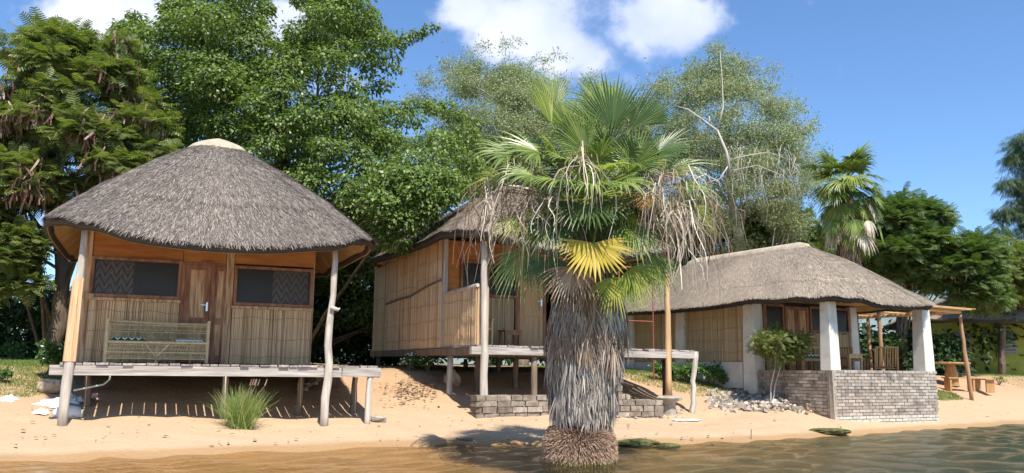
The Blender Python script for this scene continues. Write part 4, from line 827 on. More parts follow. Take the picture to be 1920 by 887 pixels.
# ---- big broadleaf tree
polyA = [(205, 70), (235, 25), (300, 40), (310, -60), (500, -70), (512, 50), (530, 80), (560, 0), (580, -60), (690, -60), (700, 30), (735, 70), (720, 110), (700, 150), (715, 190), (800, 190), (860, 200), (905, 250), (900, 340), (850, 400), (760, 470), (690, 500), (600, 470), (300, 420), (270, 300), (320, 230), (260, 180), (215, 120)]
clA = clumps(polyA, 24.2, 3.4, 250, 54, seed=11, mindist=1.0)
for (x, y, r_) in ((770, 68, 18), (785, 62, 16), (803, 55, 14), (818, 50, 10), (755, 78, 18), (735, 130, 20), (720, 160, 22), (715, 200, 26), (760, 200, 24), (745, 90, 18), (735, 110, 18), (610, 10, 20), (640, 0, 22), (690, 20, 16), (225, 50, 20), (250, 28, 16), (215, 80, 18), (280, 70, 20), (500, 20, 16), (330, 10, 26), (480, 40, 22)): clA.append((at(x, y, 23.5), r_*23.5/FP))
lobe = [(640, 330), (760, 300), (885, 320), (870, 380), (810, 420), (798, 470), (740, 485), (690, 455), (640, 450)]
clA2 = clumps(lobe, 19.3, .9, 46, 34, emax=60, seed=5)
clA += clA2
clA += clumps([(590, 330), (720, 400), (790, 420), (760, 500), (740, 640), (600, 640)], 25.5, 1.6, 60, 46, seed=6)
tree('tall bright green broadleaf tree rising behind the two stilted huts', 'tree', gp(560, 25, -.2), [at(560, 420, 25), at(520, 260, 25), at(540, 100, 24.5)], clA, .34, T['bark'],
     [('crown', foliage(clA, 190000//len(clA), LEAF, .12, droop=.6, flat=.55, seed=3, shell=.82), T['leafA'])], 4, 60, name='broadleaf_tree')
# ---- left feathery tree with pods
polyB = [(-120, 200), (0, 195), (30, 150), (55, 95), (60, 50), (100, 42), (160, 62), (190, 95), (235, 110), (270, 190), (310, 240), (320, 310), (270, 345), (180, 390), (110, 420), (60, 470), (-120, 480)]
clB = clumps(polyB, 20.8, 2.2, 125, 30, seed=21)
clB += [(at(x, y, 20.5), r_*20.5/FP) for x, y, r_ in ((85, 60, 18), (120, 75, 18), (150, 68, 16), (-10, 90, 20), (190, 95, 20), (225, 75, 18), (70, 120, 24), (235, 150, 26), (265, 190, 28), (240, 205, 26), (215, 170, 24), (285, 225, 24))]
tree('feathery leaved tree hung with brown seed pods at far left', 'tree', gp(100, 20.5, -.2), [at(112, 600, 20.5), at(118, 480, 20.5), at(85, 350, 20.6), at(100, 200, 20.8)], clB, .22, T['bark'],
     [('crown', foliage(clB, 9500//len(clB), FERN, .46, droop=.25, flat=.45, seed=5, jit=.3), T['leafB']), ('seed_pods', pods(clB, 230, .42, 6, 14, .3), T['pod'])], 6, 60, name='flame_tree')
clB2 = clumps([(-160, 420), (0, 430), (60, 400), (100, 440), (70, 470), (95, 520), (40, 560), (-160, 580)], 19.5, 1., 26, 26, seed=31)
tree('low feathery branch tree at the left picture edge in front of shade', 'tree', gp(-60, 20, -.1), [at(-60, 560, 20), at(-30, 480, 19.8)], clB2, .12, T['bark'], [('crown', foliage(clB2, 110, FERN, .42, droop=.2, flat=.4, seed=8, jit=.3), T['leafB'])], 9, 20, name='flame_tree')
# ---- grey green trees behind
polyC = [(770, 180), (800, 140), (860, 115), (920, 110), (1000, 125), (1080, 150), (1150, 165), (1210, 200), (1240, 300), (1230, 440), (1000, 470), (880, 430), (840, 300)]
clC = clumps(polyC, 33, 3.5, 170, 36, seed=41)
clC += [(at(x, y, 32), r_*32/FP) for x, y, r_ in ((880, 100, 12), (905, 85, 12), (950, 82, 13), (970, 78, 8), (1020, 110, 12), (1045, 105, 10), (840, 118, 14), (800, 150, 16), (1110, 150, 16))]
tree('wide grey green fine leaved tree behind the big palm', 'tree', gp(980, 33, -.2), [at(985, 500, 33), at(1000, 330, 33), at(980, 200, 33)], clC, .3, T['pbark'],
     [('crown', foliage(clC, 30000//len(clC), SPRIG, .36, droop=.3, flat=.7, seed=9, jit=.6, shell=.6, wisp=.8), T['leafC'])], 10, 60, name='thorn_tree')
polyD = [(1200, 190), (1215, 150), (1270, 145), (1310, 115), (1345, 88), (1385, 105), (1440, 125), (1485, 190), (1530, 230), (1545, 300), (1520, 400), (1500, 470), (1350, 490), (1270, 450), (1230, 330)]
clD = clumps(polyD, 31, 3.0, 135, 33, seed=51)
clD += [(at(x, y, 30), r_*30/FP) for x, y, r_ in ((1345, 100, 20), (1365, 115, 22), (1325, 125, 22), (1350, 140, 26), (1390, 125, 20), (1340, 92, 12), (1300, 140, 22), (1410, 130, 18), (1450, 130, 14), (1500, 200, 14), (1525, 235, 12), (1240, 140, 12))]
eD = tree('grey green thorn tree with pale bare limbs right of the palm', 'tree', gp(1400, 31, -.2), [at(1400, 560, 31), at(1375, 400, 30), at(1362, 290, 29.5)], clD, .26, T['pbark'],
     [('crown', foliage(clD, 18000//len(clD), SPRIG, .34, droop=.3, flat=.7, seed=12, jit=.6, shell=.6, wisp=1.), T['leafC'])], 11, 60, name='thorn_tree')
mb = MB(); o0 = np.array(gp(1400, 31, -.2))
def bp_(pts, Y, rad):
    mb.path([at(x, y, Y)-o0 for x, y in pts], [q*.34 for q in rad], 7)
bp_([(1370, 330), (1362, 285), (1345, 245), (1318, 225), (1290, 205), (1265, 198)], 27.2, [.16, .15, .12, .09, .06, .03]); bp_([(1345, 245), (1356, 200), (1354, 150), (1350, 95)], 27.2, [.1, .08, .05, .02]); bp_([(1330, 232), (1330, 218)], 27.2, [.08, .07])
bp_([(1368, 300), (1400, 292), (1440, 285), (1480, 300)], 27.2, [.08, .05, .035, .015]); bp_([(1366, 310), (1350, 335), (1320, 345), (1290, 350)], 27.2, [.07, .05, .03, .012])
bp_([(1372, 320), (1420, 310), (1470, 330), (1500, 380)], 27.3, [.05, .035, .025, .01])
rr_ = random.Random(5)
for _ in range(55):
    x, y = rr_.uniform(1370, 1500), rr_.uniform(270, 340); pts = [(x, y)]; 
    for s in range(4): x += rr_.uniform(-10, 14); y += rr_.uniform(5, 34); pts.append((x, y))
    bp_(pts, rr_.uniform(27, 28.5), [.022, .016, .012, .008, .004])
mb.build('bare_limb', T['pbark'], eD, smooth=True)
clD2 = clumps([(1150, 430), (1330, 400), (1400, 370), (1490, 380), (1530, 420), (1650, 430), (1650, 560), (1150, 600)], 33, 2, 125, 32, seed=56)
tree('dark leafy tree low behind the white house ridge', 'tree', gp(1420, 33.5, -.2), [at(1430, 560, 33.5), at(1430, 450, 33.5)], clD2, .2, T['bark'], [('crown', foliage(clD2, 150, FERN2, .38, seed=14, flat=.5), T['leafD'])], 12, 20, name='dark_tree')
polyE = [(1620, 400), (1650, 368), (1710, 362), (1760, 388), (1785, 430), (1850, 440), (1880, 470), (1870, 520), (1900, 560), (1830, 585), (1780, 560), (1700, 530), (1600, 500)]
clE = clumps(polyE, 32, 3., 120, 26, seed=61)
tree('spreading dark feathery tree behind the right end of the thatch', 'tree', gp(1690, 32, -.2), [at(1690, 580, 32), at(1710, 510, 32), at(1720, 440, 32)], clE, .24, T['bark'],
     [('crown', foliage(clE, 11500//len(clE), FERN, .5, droop=.15, flat=.38, seed=15, jit=.3), T['leafD']), ('seed_pods', pods(clE, 50, .3, 16, 8, .3), T['pod'])], 13, 60, name='flame_tree')
clG = clumps([(1800, 470), (1860, 450), (1930, 440), (2000, 460), (2010, 560), (1900, 575), (1820, 560)], 36, 2.5, 60, 26, seed=71)
tree('sparse yellowish feathery tree above the green house', 'tree', gp(1870, 35.5, -.2), [at(1880, 560, 36), at(1885, 490, 36)], clG, .16, T['bark'], [('crown', foliage(clG, 70, FERN, .5, droop=.2, flat=.4, seed=18, jit=.3), T['leafB']), ('seed_pods', pods(clG, 40, .35, 19, 8, .3), T['pod'])], 14, 40, name='flame_tree')
clF = [(at(x, y, 38), r_*38/FP) for x, y, r_ in ((1925, 270, 34), (1905, 300, 22), (1893, 345, 20), (1920, 355, 24), (1915, 400, 22), (1885, 400, 20), (1878, 432, 12), (1935, 430, 30), (1960, 330, 50), (2000, 250, 60), (1990, 400, 60), (2050, 320, 70), (1905, 380, 14), (1895, 290, 8))]
tree('tall drooping dark needle tree cut by the right picture edge', 'tree', gp(2010, 38, -.2), [at(2010, 500, 38), at(2005, 300, 38)], clF, .3, T['bark'], [('crown', foliage(clF, 900, NEED, .42, droop=1.1, flat=.8, seed=20, jit=.35), T['leafE'])], 15, 14, name='casuarina')
# shady wood behind everything
wd_cl = []
rw_ = random.Random(8)
for k in range(330):
    px = rw_.uniform(-250, 2150); Y = rw_.uniform(36, 46); top_ = 3.6+1.2*math.sin(px*.01)+(2.2 if 200 < px < 1500 else 0)+rw_.uniform(-.6, .6); x = (px-960)/FP*Y
    wd_cl.append((np.array([x, Y, rw_.uniform(1.4, top_)]), rw_.uniform(.8, 1.3)))
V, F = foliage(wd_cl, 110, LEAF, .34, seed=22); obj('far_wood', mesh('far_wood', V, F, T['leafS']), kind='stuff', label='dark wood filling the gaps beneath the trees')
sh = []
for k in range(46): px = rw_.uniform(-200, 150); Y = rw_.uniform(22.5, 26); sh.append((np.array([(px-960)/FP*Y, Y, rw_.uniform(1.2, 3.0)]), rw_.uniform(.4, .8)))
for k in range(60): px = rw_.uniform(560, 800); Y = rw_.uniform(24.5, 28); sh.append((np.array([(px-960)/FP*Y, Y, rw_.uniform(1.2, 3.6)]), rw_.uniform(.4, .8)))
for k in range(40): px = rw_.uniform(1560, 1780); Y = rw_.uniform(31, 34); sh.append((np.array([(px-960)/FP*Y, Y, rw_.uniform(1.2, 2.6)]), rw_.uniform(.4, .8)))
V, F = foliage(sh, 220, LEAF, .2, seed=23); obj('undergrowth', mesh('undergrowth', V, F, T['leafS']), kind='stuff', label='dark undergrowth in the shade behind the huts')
# a dark leaning trunk pair in the left shade
# ------------------------------------------------------------------ small plants
def bush(label, name, px, py, rpx, hpx, mat, nleaf, size, seed, nst=5, flower=None, Y=None, cat='shrub', droop=.2):
    p = G(px, py) if Y is None else np.array(gp(px, Y)); p[2] = float(gh(p[0], p[1])) if Y is None else p[2]; r = random.Random(seed); s = p[1]/FP; R = rpx*s; Hh = hpx*s; cl = []
    for k in range(9): cl.append((np.array([r.uniform(-.6, .6)*R, r.uniform(-.5, .5)*R, Hh*r.uniform(.45, .8)]), R*r.uniform(.3, .5)))
    e = empty(name, tuple(p), label=label, cat=cat); V, F = foliage(cl, nleaf//9, LEAF, size, droop=droop, flat=.8, seed=seed, jit=.6); V[:, 2] = np.maximum(V[:, 2], .01); obj('foliage', mesh('foliage', V, F, mat), e)
    mb = MB()
    for c_, _ in cl[:nst]: mb.path([(r.uniform(-.03, .03), r.uniform(-.03, .03), -.03), (c_[0]*.5, c_[1]*.5, c_[2]*.55), tuple(c_)], [.014, .01, .004], 5)
    mb.build('stems', T['bark'], e)
    if flower:
        rg = np.random.default_rng(seed); n = 26; d = norm(rg.normal(size=(n, 3))+np.array([0, -.6, .8])); ii = rg.integers(0, 9, n); pos = np.array([cl[i][0] for i in ii])+d*np.array([cl[i][1] for i in ii])[:, None]*1.05
        for q in pos: q[2] = max(q[2], .04)
        Fm = MB()
        for q in pos: Fm.lathe([(.006, -.01), (.03, .0), (.022, .018), (.004, .022)], tuple(q), n=6)
        Fm.build('blossoms', flower, e)
    return e
bush('leafy green shrub with pale blossoms at the left deck corner', 'flowering_shrub', 112, 712, 34, 75, T['leafF'], 1600, .085, 31, flower=T['wflower'])
bush('small leafy weed on the left lawn by the tree foot', 'leafy_weed', 24, 676, 26, 32, T['leafF'], 400, .09, 32)
bush('sprawling pale weed at the left picture edge', 'leafy_weed', 3, 718, 16, 26, T['leafF'], 260, .07, 33)
bush('low bush with pale pink blossoms below the reed side wall', 'flowering_shrub', 802, 698, 22, 36, T['leafF'], 800, .075, 34, flower=T['wflower'])
bush('low leafy bush nearest the left hut, beneath the reed wall', 'flowering_shrub', 765, 694, 18, 30, T['leafF'], 500, .075, 35, flower=T['wflower'])
bush('tiny periwinkle with pink blossoms in the shade under the left deck', 'flowering_herb', 176, 762, 10, 22, T['leafF'], 90, .05, 36, flower=T['flower'])
for i, (px, py, r_, h_, lb) in enumerate(((1242, 712, 24, 32, 'leafy ground bush nearest the deck end post'), (1285, 718, 32, 36, 'leafy ground bush under the middle of the reed wall'), (1335, 722, 36, 38, 'leafy ground bush at the right end of the row by the white pier'), (1372, 726, 22, 26, 'small leafy bush against the white plinth'))):
    bush(lb, 'ground_bush', px, py, r_, h_, T['leafF'], 900, .085, 40+i)
bush('small weed sprouting on the sandy bank at right', 'leafy_weed', 1873, 722, 12, 16, T['leafR'], 120, .07, 50)
bush('thin seedling on the bank right of the brick wall', 'leafy_weed', 1778, 722, 7, 16, T['leafR'], 50, .06, 51)
# seedling tree on the rubble
p0 = np.array(gp(1440, 20.2)); e = empty('seedling_tree', tuple(p0), label='small bushy tree on two thin stems growing from the rubble heap', cat='tree'); r = random.Random(3); cl = []
for k in range(48): th, q = r.uniform(0, 6.28), r.uniform(0, 1)**.5; cl.append((np.array([0.24+.56*q*math.cos(th), .46*q*math.sin(th), 1.42+.42*r.uniform(-1, 1)*(1-.5*q)]), r.uniform(.1, .2)))
V, F = foliage(cl, 42, FERN2, .17, seed=44, droop=.35, flat=.8, jit=.45); obj('crown', mesh('crown', V, F, T['leafR']), e)
V, F = pods(cl, 22, .1, 45, 6, .06); obj('seed_pods', mesh('seed_pods', V, F, T['pod']), e, kind='stuff')
mb = MB(); mb.path([(0, 0, -.1), (.02, 0, .45), (.12, 0, .85), (.2, 0, 1.3)], [.02, .017, .014, .008], 6); mb.path([(.03, 0, -.1), (.12, .02, .45), (.24, 0, .85), (.4, 0, 1.3)], [.018, .015, .012, .007], 6)
for c_, _ in cl[:12]: mb.path([(.2, 0, 1.), tuple((c_+np.array([.2, 0, 1.1]))/2), tuple(c_)], [.008, .006, .003], 5)
mb.build('trunk', T['pbark'], e)
# blades
def blades(n, base, hl, spread, wd, seed, curve=.5):
    rg = np.random.default_rng(seed); b = base; d = norm(np.concatenate([rg.normal(size=(n, 2))*spread, np.ones((n, 1))], 1)); Ln = hl*rg.uniform(.5, 1.1, (n, 1)); sd = norm(np.cross(d, rg.normal(size=(n, 3)))); out = d*np.array([1, 1, 0]); V = []
    for i, t_ in enumerate((0, .35, .7, 1.)):
        c_ = b+d*Ln*t_+(out*1.2+np.array([0, 0, -.5]))*Ln*curve*t_**2*rg.uniform(.5, 1.2, (n, 1)) if i else b; w_ = wd*(1-t_*.85); V += [c_-sd*w_, c_+sd*w_]
    V = np.stack(V, 1); F = np.array([[0, 1, 3, 2], [2, 3, 5, 4], [4, 5, 7, 6]]); return V.reshape(-1, 3), (F[None]+(np.arange(n)*8)[:, None, None]).reshape(-1, 4)
p = G(462, 806); n = 950; rg = np.random.default_rng(3); b_ = np.concatenate([rg.normal(size=(n, 2))*.075, np.zeros((n, 1))], 1); V, F = blades(n, b_, .74, .30, .0055, 4, .26)
e = empty('grass_tuft', (p[0]-.14, p[1]+.1, float(gh(p[0]-.14, p[1]+.1))-.02), label='tall tuft of green lake grass in front of the left deck', cat='grass tuft'); obj('blades', mesh('blades', V, F, T['grass']), e)
mb = MB()
for k in range(7):
    x = rnd.uniform(.1, .45); mb.path([(.03, 0, .1), (x*.6, 0, .5), (x, rnd.uniform(-.1, .1), .72+rnd.uniform(-.1, .1))], [.004, .003, .004], 4); mb.path([(x, 0, .70), (x+.03, 0, .8)], [.012, .006], 5)
mb.build('seed_heads', T['litter'], e)
def turf(poly, n, hl, seed, label, mat='turf'):
    r = random.Random(seed); P = []
    xs = [q[0] for q in poly]; ys = [q[1] for q in poly]
    while len(P) < n:
        x, y = r.uniform(min(xs), max(xs)), r.uniform(min(ys), max(ys))
        if inpoly(x, y, poly): P.append((x, y, float(gh(x, y))))
    V, F = blades(n, np.array(P), hl, .5, .006, seed, .3); obj('grass', mesh('grass', V, F, T[mat]), kind='stuff', label=label)
def wpoly(pp): return [tuple(G(*q)[:2]) for q in pp]
turf([tuple(G(-60, 748)[:2]), tuple(G(60, 746)[:2]), tuple(G(118, 728)[:2]), (-9.0, 18.5), (-9.6, 21.5), (-14, 21.5)], 26000, .075, 61, 'sunlit grass on the bank at far left')
g1 = loc(h3, -.15, 2.6); g2 = loc(h3, -.2, 9.5)
turf([(g1[0], g1[1]), (g2[0], g2[1]), (g2[0]-2.2, g2[1]), (g1[0]-2.6, g1[1]+.5), (g1[0]-1.2, g1[1]-.3)], 12000, .08, 62, 'grass strip along the reed wall of the white house')
turf(wpoly([(1757, 732), (1790, 738), (1808, 750), (1757, 752)]), 1500, .07, 63, 'grass patch right of the brick terrace wall')
turf([(18, 30), (24, 30), (24, 36), (16, 36)], 5000, .08, 64, 'grass before the green house')
# leaf litter
rg = np.random.default_rng(9); P = []
for _ in range(420):
    x = rg.normal(775, 28); y = rg.normal(733, 13); P.append(G(x, min(max(y, 704), 765)))
for _ in range(170): P.append(G(rg.uniform(0, 1900), rg.uniform(760, 840)))
for _ in range(260): P.append(G(rg.normal(1445, 35), rg.normal(745, 8)))
P = np.array(P); n = len(P); P[:, 2] = gh(P[:, 0], P[:, 1])+.035; V, F = scatter(LEAF[0], LEAF[1], P, rg.normal(size=(n, 3))*np.array([1, 1, .1]), np.array([0, 0, 1.])+rg.normal(size=(n, 3))*.2, rg.uniform(.03, .11, n)); obj('leaf_litter', mesh('leaf_litter', V, F, T['litter']), kind='stuff', label='dry leaves and twigs scattered on the sand')

# ------------------------------------------------------------------ palms
def fan(hast, axis, nrm, R, nseg=42, spread=2.0, split=.5, droop=.35, wseg=1., fold=.15, curl=0., rs=None, jl=.12, loose=.0):
    rs = rs or rnd; A = Vector(axis).normalized(); Nn = Vector(nrm); Nn = (Nn-A*Nn.dot(A)).normalized(); S_ = A.cross(Nn); V = []; F = []; ts = (0, .14, .3, split, split+(1-split)*.3, split+(1-split)*.65, 1.)
    dth = 2*spread/nseg
    for i in range(nseg):
        th = -spread+dth*(i+.5); L = R*(1-.28*(abs(th)/spread)**2)*rs.uniform(1-jl, 1+jl*.5); d0 = (A*math.cos(th)+S_*math.sin(th)+Nn*(fold*abs(math.sin(th)))).normalized(); sd = (S_*math.cos(th)-A*math.sin(th)); pos = Vector(hast); pt = 0; g0 = rs.uniform(.5, 1.6)*max(droop, .12); tw = rs.uniform(-loose, loose); o = len(V)
        for k, t_ in enumerate(ts):
            g_ = g0*max(0., (t_-.35)/.65)**1.3*1.6; d = (d0+Vector((0, 0, -1))*g_+sd*tw*t_-Nn*curl*t_).normalized(); pos = pos+d*(t_-pt)*L; pt = t_
            hw = math.tan(dth/2)*t_*R*1.0*wseg if t_ <= split else math.tan(dth/2)*split*R*wseg*(1-(t_-split)/(1-split))**.8; hw = max(hw, .002)
            pl = Nn*hw*.55; V += [pos-sd*hw, pos+pl, pos+sd*hw]
        for k in range(len(ts)-1): a = o+k*3; F += [(a, a+1, a+4, a+3), (a+1, a+2, a+5, a+4)]
    return V, F
def frond(root, base, hast, tip, nrm, R, mat, pmat, name='frond', label=None, **k):
    h = Vector(hast); b = Vector(base); V, F = fan(h, tip, nrm, R, **k); me = mesh(name, V, F, mat); o = obj(name, me, root, label=label)
    mb = MB(); m1 = b.lerp(h, .5)+Vector((0, 0, .08*(h-b).length)); mb.path([b, m1, h, h+Vector(tip).normalized()*R*.12], [.022, .015, .011, .004], 5); mb.build('leaf_stalk', pmat, o); return o
PX, PY = .977, 12.18
pr = empty('fan_palm', (PX, PY, 0), label='big shaggy fan palm with grey skirt standing in the shallows', cat='palm'); O = np.array([PX, PY, 0])
def lp(px, py, dy=0): return Vector(at(px, py, PY+dy)-O)
CR = lp(1112, 430); CRt = lp(1112, 370)
# trunk core
mb = MB(); mb.path([(0, 0, -.2), (.02, 0, .5), (.06, 0, 1.4), (.1, 0, 2.2), tuple(CR), tuple(CRt)], [.36, .33, .36, .36, .28, .12], 16); mb.build('trunk', T['dmass'], pr, smooth=True)
# skirt of dead leaves
rg = np.random.default_rng(12)
def hang(n, z0, z1, rfun, ln, wd, seed, out=.12, jit=.12, cx=lambda z: 0., tilt=.1):
    rg = np.random.default_rng(seed); z = rg.uniform(z0, z1, n); th = rg.uniform(0, 2*np.pi, n); r = np.array([rfun(a) for a in z])*rg.uniform(.72, 1.0, n)*(1+.06*np.sin(th*5+z*3)); c_, s_ = np.cos(th), np.sin(th); cxx = np.array([cx(a) for a in z])
    P0 = np.stack([cxx+r*c_*.9, r*s_*.9, z], 1); o = np.stack([c_, s_, 0*c_], 1); Ta = np.stack([-s_, c_, 0*c_], 1); L = ln*rg.uniform(.4, 1.1, (n, 1)); dd = np.array([0, 0, -1.])+o*rg.uniform(-.03, out, (n, 1))+Ta*rg.normal(0, tilt, (n, 1)); Tw = norm(Ta+o*rg.normal(0, .6, (n, 1))); w_ = wd*rg.uniform(.5, 1.3, (n, 1)); V = []
    bend = (o*rg.normal(0, .04, (n, 1))+Ta*rg.normal(0, .05, (n, 1)))
    for t_ in (0, .35, .7, 1.): q = P0+dd*L*t_+bend*math.sin(t_*3)*1.2; ww = w_*(1-.75*t_**1.5); V += [q-Tw*ww, q+Tw*ww]
    V = np.stack(V, 1); F = np.array([[0, 1, 3, 2], [2, 3, 5, 4], [4, 5, 7, 6]]); return V.reshape(-1, 3), (F[None]+(np.arange(n)*8)[:, None, None]).reshape(-1, 4)
rf_ = lambda z: float(np.interp(z, [.4, .8, 1.4, 2.0, 2.4, 2.8], [.36, .44, .54, .60, .50, .36]))
cxf = lambda z: float(np.interp(z, [0, 1, 2.2], [0, .04, .12]))
def bundles(nb, k, z0, z1, rfun, ln, wd, seed, cx, fanw=.42, out=.22):
    rg = np.random.default_rng(seed); zb = np.repeat(rg.uniform(z0, z1, nb), k); th = np.repeat(rg.uniform(0, 2*np.pi, nb), k); Lb = np.repeat(rg.uniform(.6, 1.15, nb), k)[:, None]; tb = np.repeat(rg.normal(0, .12, nb), k); ob = np.repeat(rg.uniform(0, out, nb), k)[:, None]; n = nb*k
    a_ = rg.uniform(-1, 1, n)*fanw+tb; r = np.array([rfun(q) for q in zb])*np.repeat(rg.uniform(.8, 1., nb), k); thh = th+rg.normal(0, .05, n); c_, s_ = np.cos(thh), np.sin(thh); P0 = np.stack([np.array([cx(q) for q in zb])+r*c_*.92, r*s_*.92, zb+rg.normal(0, .02, n)], 1); o = np.stack([c_, s_, 0*c_], 1); Ta = np.stack([-s_, c_, 0*c_], 1)
    d = np.array([0, 0, -1.])*np.cos(a_)[:, None]+Ta*np.sin(a_)[:, None]+o*(ob+rg.uniform(-.03, .05, (n, 1))); L = ln*Lb*rg.uniform(.6, 1.1, (n, 1)); Tw = norm(Ta+o*rg.normal(0, .5, (n, 1))); w_ = wd*rg.uniform(.6, 1.3, (n, 1)); V = []
    for t_ in (0, .35, .7, 1.): q = P0+(d*(1-.25*t_)+np.array([0, 0, -.25*t_]))*L*t_+o*(.05*L*math.sin(t_*3)); ww = w_*(.7+.6*t_-1.15*t_**3); V += [q-Tw*ww, q+Tw*ww]
    V = np.stack(V, 1); F = np.array([[0, 1, 3, 2], [2, 3, 5, 4], [4, 5, 7, 6]]); return V.reshape(-1, 3), (F[None]+(np.arange(n)*8)[:, None, None]).reshape(-1, 4)
V, F = bundles(780, 16, .75, 2.2, rf_, .40, .0085, 1, cxf); o = obj('dead_leaf_skirt', mesh('dead_leaf_skirt', V, F, T['skirt']), pr, kind='stuff')
V, F = bundles(240, 16, 1.7, 2.75, lambda z: rf_(z)*1.0, .55, .009, 2, cxf, .5, .3)
obj('dead_leaf_skirt', mesh('dead_leaf_skirt', V, F, T['deadb']), pr, kind='stuff', label='brown upper part of the dead leaf skirt')
# root mat
rg = np.random.default_rng(5); n = 15000; u = rg.uniform(0, 1, n); th = rg.uniform(0, 2*np.pi, n); prof_r = np.interp(u, [0, .25, .6, .85, 1], [.50, .53, .50, .42, .2]); prof_z = np.interp(u, [0, .25, .6, .85, 1], [-.05, .12, .34, .46, .5]); el = np.interp(u, [0, .5, 1], [-.9, .0, 1.1])
c_, s_ = np.cos(th), np.sin(th); P0 = np.stack([prof_r*c_*.9, prof_r*s_*.9, prof_z-.02], 1); d = norm(np.stack([c_*np.cos(el), s_*np.cos(el), np.sin(el)-.45], 1)+rg.normal(size=(n, 3))*.12); Ta = norm(np.cross(d, rg.normal(size=(n, 3)))); L = rg.uniform(.04, .085, (n, 1)); V = np.stack([P0-Ta*.004, P0+Ta*.004, P0+d*L+Ta*.002, P0+d*L-Ta*.002], 1)
hi = prof_z+rg.normal(0, .03, n) > .07; rmk = MB(); rmk.lathe([(.44, -.2), (.46, .1), (.42, .34), (.32, .45), (.1, .5)], n=24); rm = rmk.build('root_mat', T['dmass'], pr, smooth=True)
for nm, sel, mt in (('root_needles', hi, 'roots'), ('wet_root_needles', ~hi, 'rootg')): Vs = V[sel].reshape(-1, 3); obj(nm, mesh(nm, Vs, np.arange(len(Vs)).reshape(-1, 4), T[mt]), rm, kind='stuff')
rr = random.Random(17)
gm, gs = T['palm'], T['palmg']
